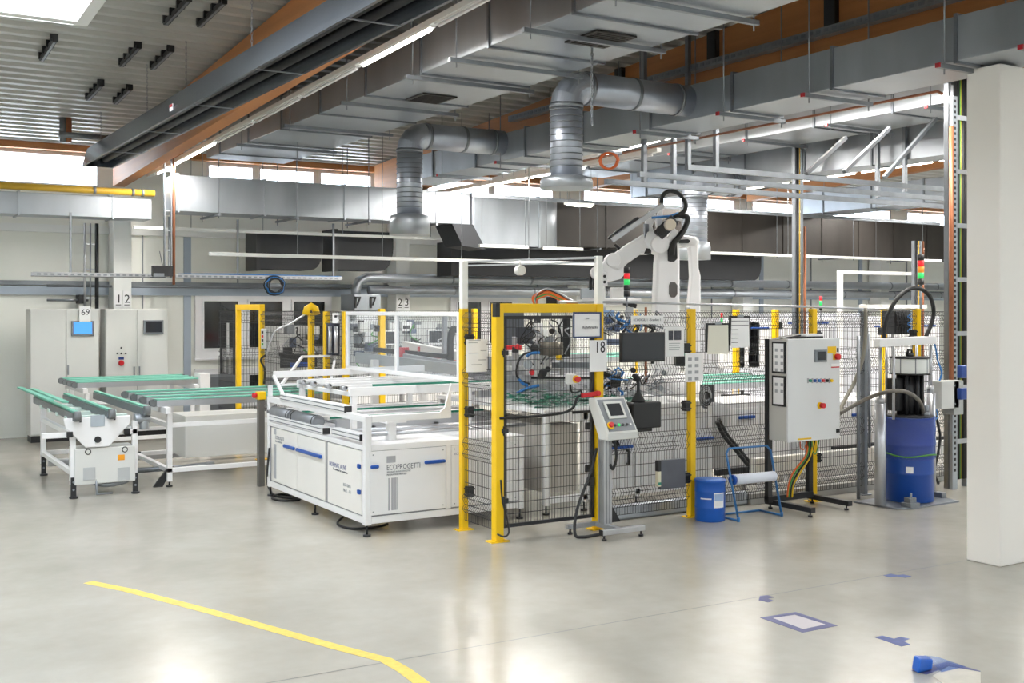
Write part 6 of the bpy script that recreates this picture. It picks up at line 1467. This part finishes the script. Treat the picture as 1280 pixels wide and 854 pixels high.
for k, (px, py) in enumerate(((60, 498), (78, 500))):
    q = onY(px, py, fy+.5); x = q.x; z = q.z
    s = MB(); s.box(x-.03, fy+.3, z-.02, x+.03, fy+2.6, z); b_ = obj('conveyor_belt', s, green, t, .003)
for k in range(4):
    y = fy+.25+k*.55; s = MB(); s.box(xl+.0, y, P(120,530,y).z*.0+.80, xr-.05, y+.12, .84); obj('cross_plate', s, mat('pale_green_plate', 'cfe3dc', .4), t, .004)
q = P(180, 537, fy+.05); s = MB(); s.cyl((q.x-.1, fy+.05, .80), (q.x+.06, fy+.05, .80), .055, 16); s.cyl((q.x, fy+.05, .68), (q.x, fy+.05, .80), .05, 16); obj('gear_motor', s, galv, t, .006)
# conveyor B: in the middle left, belts across
tB = belt_table('middle left belt conveyor on white legs with a grey box inside its frame', 3.12, 5.4, 12.55, 14.4, .985, 4)
s = MB(); s.box(3.62, 13.3, .22, 4.65, 13.9, .72); ib = obj('inner_box', s, mat('box_pale', 'dededa', .45), tB, .006)
for (x, y) in ((3.3, 12.68), (3.3, 14.2)): s = MB(); s.prism([(x-.2, y, 0), (x-.1, y, 0), (x+.02, y, .22), (x-.03, y, .22)], (0, .05, 0)); obj('support_wedge', s, black, tB)
# conveyor C: far left
belt_table('far left belt conveyor in front of the control cabinets', 2.88, 4.62, 15.95, 17.3, 1.0, 4)
# long low floor beam between conveyors
s = MB(); a, b = onZ(175, 595), onZ(330, 585); s.box(2.3, 14.6, .06, 5.0, 14.7, .14); tag(obj('floor_beam', s, alu, bevel=.01), 'low aluminium beam on the floor between the left conveyors', 'beam')
s = MB(); s.tube([(2.9, 13.0, .16), (3.5, 13.05, .15), (3.9, 13.1, .16)], .03, 10); s.tube([(2.9, 13.1, .14), (3.6, 13.12, .14)], .015, 8); tag(obj('pneumatic_pipe', s, galvd), 'grey pneumatic cylinder lying low between the two left conveyors', 'pipe')
# dark machine and white cabinets between conveyor C and the yellow doorway
a, b = P(250, 500, 16.0), P(263, 467, 16.0); s = MB(); s.box(a.x, 16.0, 0, b.x, 16.3, b.z); tag(obj('white_pedestal', s, white, bevel=.006), 'small white pedestal cabinet at the right end of the far conveyor', 'cabinet')
s = MB(); s.box(b.x+.02, 16.2, 0, b.x+.5, 16.8, 1.0); tag(obj('dark_cabinet', s, mat('cab_dark', '5a5e62', .5), bevel=.008), 'dark grey low cabinet beside the white pedestal', 'cabinet')
# ---- machines along the back wall seen over the logo machine ----
def back_machine(label, px0, px1, ytop, Y, zbase=0, body=white, scr=None, name='test_station', dep=.7):
    a, b = P(px0, ytop, Y), P(px1, ytop, Y)
    t = thing(name, label, 'machine', ((a.x+b.x)/2, Y, 0))
    s = MB(); s.box(a.x, Y, .0, b.x, Y+dep, .85); obj('desk', s, body, t, .01)
    s = MB(); s.box(a.x, Y+dep-.12, .85, b.x, Y+dep-.06, a.z); obj('back_board', s, cabgrey, t, .01)
    s = MB(); s.box(a.x-.02, Y-.03, .85, b.x+.02, Y+dep, .89); obj('desk_top', s, alu, t, .005)
    return t, a, b
def screen_on(t, px0, py0, px1, py1, Y, m=screen):
    a, b = P(px0, py1, Y), P(px1, py0, Y); s = MB(); s.box(a.x, Y, a.z, b.x, Y+.05, b.z); sc_ = obj('monitor_casing', s, white, t, .006)
    s = MB(); s.box(a.x+.02, Y-.004, a.z+.03, b.x-.02, Y, b.z-.02); obj('display', s, m, sc_)
    s = MB(); s.box((a.x+b.x)/2-.03, Y+.05, .85, (a.x+b.x)/2+.03, Y+.09, a.z+.1); obj('monitor_stand', s, steel, t)
t, a, b = back_machine('test station with a dark monitor against the back wall, seen left in the framed window', 445, 500, 402, 16.9); screen_on(t, 481, 413, 496, 432, 16.95)
t2, a, b = back_machine('test station with a wide dark monitor, seen right in the framed window', 505, 566, 404, 16.9); screen_on(t2, 535, 412, 556.5, 431, 16.95)
random.seed(21)
def clutter(t, px0, px1, py0, py1, Y, n, dep=.3):
    for k in range(n):
        px, py = random.uniform(px0, px1), random.uniform(py0, py1); q = P(px, py, Y+random.random()*dep); w, h, d = random.uniform(.05, .22), random.uniform(.03, .2), random.uniform(.05, .2)
        s = MB(); s.box(q.x-w/2, q.y, q.z-h/2, q.x+w/2, q.y+d, q.z+h/2); obj('instrument', s, (black, cabgrey, steel, white, galvd, mat_bg)[k % 6], t, .006)
    for k in range(n//2):
        px, py = random.uniform(px0, px1), random.uniform(py0, py1); s = MB()
        s.tube(spline([P(px, py, Y-.05), P(px+random.uniform(-6, 6), py+random.uniform(-6, 4), Y-.08), P(px+random.uniform(-10, 10), py+8, Y-.06), P(px+random.uniform(-8, 8), py+16, Y-.05)], 4), .01, 5); obj('cable', s, (blackrubber, alu, blackrubber, greenw)[k % 4], t)
mat_bg = mat('blue_grey_plastic', '55627a', .5)
clutter(t, 446, 480, 405, 445, 16.95, 16); clutter(t2, 506, 533, 405, 445, 16.95, 14); clutter(t2, 552, 566, 400, 440, 16.95, 6)
t3, a, b = back_machine('white test station behind the small yellow doorway and mesh', 345, 402, 408, 17.0); clutter(t3, 350, 400, 410, 445, 17.05, 14); 
a, b = P(350, 460, 16.9), P(395, 446, 16.9); s = MB(); s.box(a.x, 16.85, a.z, b.x, 16.9, b.z+.05); obj('dark_front', s, black, t3); s = MB(); s.box(a.x+.15, 16.84, a.z+.01, b.x-.1, 16.85, a.z+.08); obj('blue_tray', s, blueh, t3)
# red and white linear axis behind the framed window
t = thing('linear_axis', 'white linear axis with red side plates behind the framed guard window', 'machine', tuple(P(540, 450, 13.5)))
a, b = P(505, 432, 13.6), P(590, 448, 12.6)
s = MB(); s.bar(a, b, .1, .12); obj('axis_beam', s, whitew, t, .01)
s = MB(); s.bar(P(468, 437, 13.8), P(560, 446, 12.7), .06, .06); obj('dark_rail', s, black, t)
for (px, py) in ((503, 442), (530, 441), (549, 443), (568, 446)):
    q = P(px, py, 13.3); s = MB(); s.box(q.x-.08, 13.3, q.z-.06, q.x+.1, 13.34, q.z+.08); obj('side_plate', s, mat('red_plate', 'd4565c', .45), t, .005)
s = MB(); s.bar(P(505, 447, 13.1), P(575, 458, 12.4), .08, .1); s.bar(P(445, 447, 13.5), P(572, 462, 12.2), .05, .14); obj('lower_beam', s, alu, t, .006)
for px in (530, 560, 470): q = P(px, 450, 13.0); s = MB(); s.box(q.x-.04, 13.0, 0, q.x+.04, 13.08, q.z); obj('leg', s, white, t)
s = MB(); s.tube(spline([P(563, 455, 12.7), P(563, 425, 12.7), P(566, 412, 12.7), P(571, 412, 12.7)]), .045, 8); obj('energy_chain', s, black, t)
q = P(557, 394, 12.9); s = MB(); s.box(q.x-.03, 12.9, P(557,455,12.9).z, q.x+.03, 12.96, q.z); obj('upright', s, alu, t, .005)
# light curtain box and pair of rolls by the yellow post
y = y408
t = thing('light_curtain', 'black holder with two upright pale tubes on the yellow post by the framed window', 'sensor', (XA+.3, y, 1.3))
a, b = atd(409, 443, 12.6), atd(423, 404, 12.6)
r_ = Vector((CS, -SN, 0)); f_ = Vector((SN, CS, 0))
def fb(name, px0, py0, px1, py1, d, th, m, par, bevel=.004):
    a, b = atd(px0, py1, d), atd(px1, py0, d); w_ = (px1-px0)*d/FPX; s = MB(); vs = []
    for q in (0, th): o = a+f_*q; vs += [o, o+r_*w_, o+r_*w_+Vector((0,0,b.z-a.z)), o+Vector((0,0,b.z-a.z))]
    s.add(vs, [(0,1,2,3),(7,6,5,4),(0,4,5,1),(1,5,6,2),(2,6,7,3),(3,7,4,0)]); return obj(name, s, m, par, bevel)
fb('holder', 408, 404, 424, 444, 12.55, .06, mat('holder_navy', '2c3040', .5), t)
for px in (412.5, 419.5): s = MB(); s.cyl(atd(px, 442, 12.5), atd(px, 408, 12.5), .022, 14); obj('pale_tube', s, alu, t)
t = thing('paper_sheet', 'small white sheet with a cross mark above the pair of upright tubes', 'paper', tuple(atd(419, 404, 12.5))); fb('sheet', 415.5, 391.5, 424, 404, 12.5, .003, paper, t, 0); fb('printed_mark', 418, 394, 421, 397, 12.495, .003, ink, t, 0)
# e-stop box on the doorway post
t = thing('switch_box', 'grey slim switch box on the right post of the small yellow doorway', 'box', tuple(atd(330, 435, 14.7)))
fb('box', 326, 411, 336, 436, 14.6, .1, cabgrey, t, .01)
for k in range(4): fb('push_button', 327, 414+k*5, 329, 417+k*5, 14.59, .01, (black, red, black, greenw)[k], t, 0)
s = MB(); s.tube(spline([atd(332, 436, 14.7), atd(334, 442, 14.7), atd(326, 450, 14.7), atd(331, 462, 14.7), atd(330, 480, 14.7)]), .014, 6); obj('cable', s, blackrubber, t)
# dark band machine and desks at far right of the wall
for i, (px0, px1, top, Y, lab) in enumerate(((905, 960, 398, 16.8, 'far white machine behind the clipboards'), (975, 1075, 392, 16.8, 'far white machine with a blue stripe handle behind the grey cabinet'), (1085, 1175, 396, 15.5, 'far white machine behind the drum pump'))):
    a, b = P(px0, top, Y), P(px1, top, Y); t = thing('process_machine', lab, 'machine', ((a.x+b.x)/2, Y, 0))
    s = MB(); s.box(a.x, Y, .1, b.x, Y+.9, a.z); obj('housing', s, mat('machine_lilac_white', 'dcdee6', .4, 0, .03), t, .012)
    s = MB(); s.box(a.x+.02, Y+.02, 0, b.x-.02, Y+.85, .1); obj('plinth', s, black, t)
    for k in range(3):
        x = a.x+(b.x-a.x)*(k+.5)/3; s = MB(); s.box(x-.35, Y-.012, .8, x+.35, Y, a.z-.08); d = obj('door_panel', s, white, t, .005); s = MB(); s.box(x-.2, Y-.04, a.z-.22, x+.2, Y-.012, a.z-.18); obj('door_handle', s, blueh, d, .01)
# white box girder and black ribbed unit above the drum pump
a, b = P(1077, 384, 11.2), P(1152, 377, 11.2)
s = MB(); s.box(a.x, 11.1, 2.0, b.x, 11.25, 2.06); tag(obj('white_girder', s, whitew, bevel=.005), 'white horizontal girder above the far fence behind the hose arc', 'beam')
t = thing('valve_cabinet', 'black ribbed cable unit behind the top of the drum pump', 'cabinet', tuple(P(1130, 418, 9.2)))
a, b = P(1118, 418, 9.2), P(1139, 388, 9.2); s = MB(); s.box(a.x, 9.2, a.z, b.x, 9.4, b.z); obj('housing', s, black, t, .005)
for k in range(6): x = a.x+.03+k*(b.x-a.x-.05)/6; s = MB(); s.tube([(x, 9.19, a.z), (x, 9.17, (a.z+b.z)/2), (x, 9.19, b.z)], .014, 6); obj('cable', s, blackrubber, t)
for k in range(3): s = MB(); s.tube(spline([P(1139, 392+k*9, 9.1), P(1135, 396+k*9, 9.1), P(1141, 400+k*9, 9.1)]), .008, 5); obj('air_line', s, bluew, t)
# brackets that carry the row behind
s = MB(); s.box(a.x, 9.25, .92, a.x+.06, 9.31, a.z); obj('stand_post', s, white, t)
t = thing('grey_display', 'dark grey display panel behind the yellow gate top, left side', 'monitor', tuple(atd(634, 400, 14.0)))
fb('casing', 626, 391, 655, 432, 13.5, .1, mat('panel_slate', '5b6068', .4), t)
# ======================= LIGHT, WORLD, CAMERA =======================
wd = bpy.data.worlds.new('overcast_sky'); bpy.context.scene.world = wd; wd.use_nodes = True
bg = wd.node_tree.nodes['Background']; bg.inputs[0].default_value = (.90, .95, 1.0, 1); bg.inputs[1].default_value = 12
cam = bpy.data.cameras.new('camera'); co = bpy.data.objects.new('camera', cam); C.objects.link(co)
co.location = (0, 0, CAMZ); co.rotation_euler = (radians(90), 0, -YAW)
cam.lens = FPX/1280*36; cam.sensor_width = 36; cam.shift_y = -(427-HY)/1280; cam.clip_end = 200
sc = bpy.context.scene; sc.camera = co
sc.view_settings.view_transform = 'Standard'; sc.view_settings.look = 'None'; sc.view_settings.gamma = 1
sc.view_settings.use_curve_mapping = False; sc.view_settings.exposure = 0.22
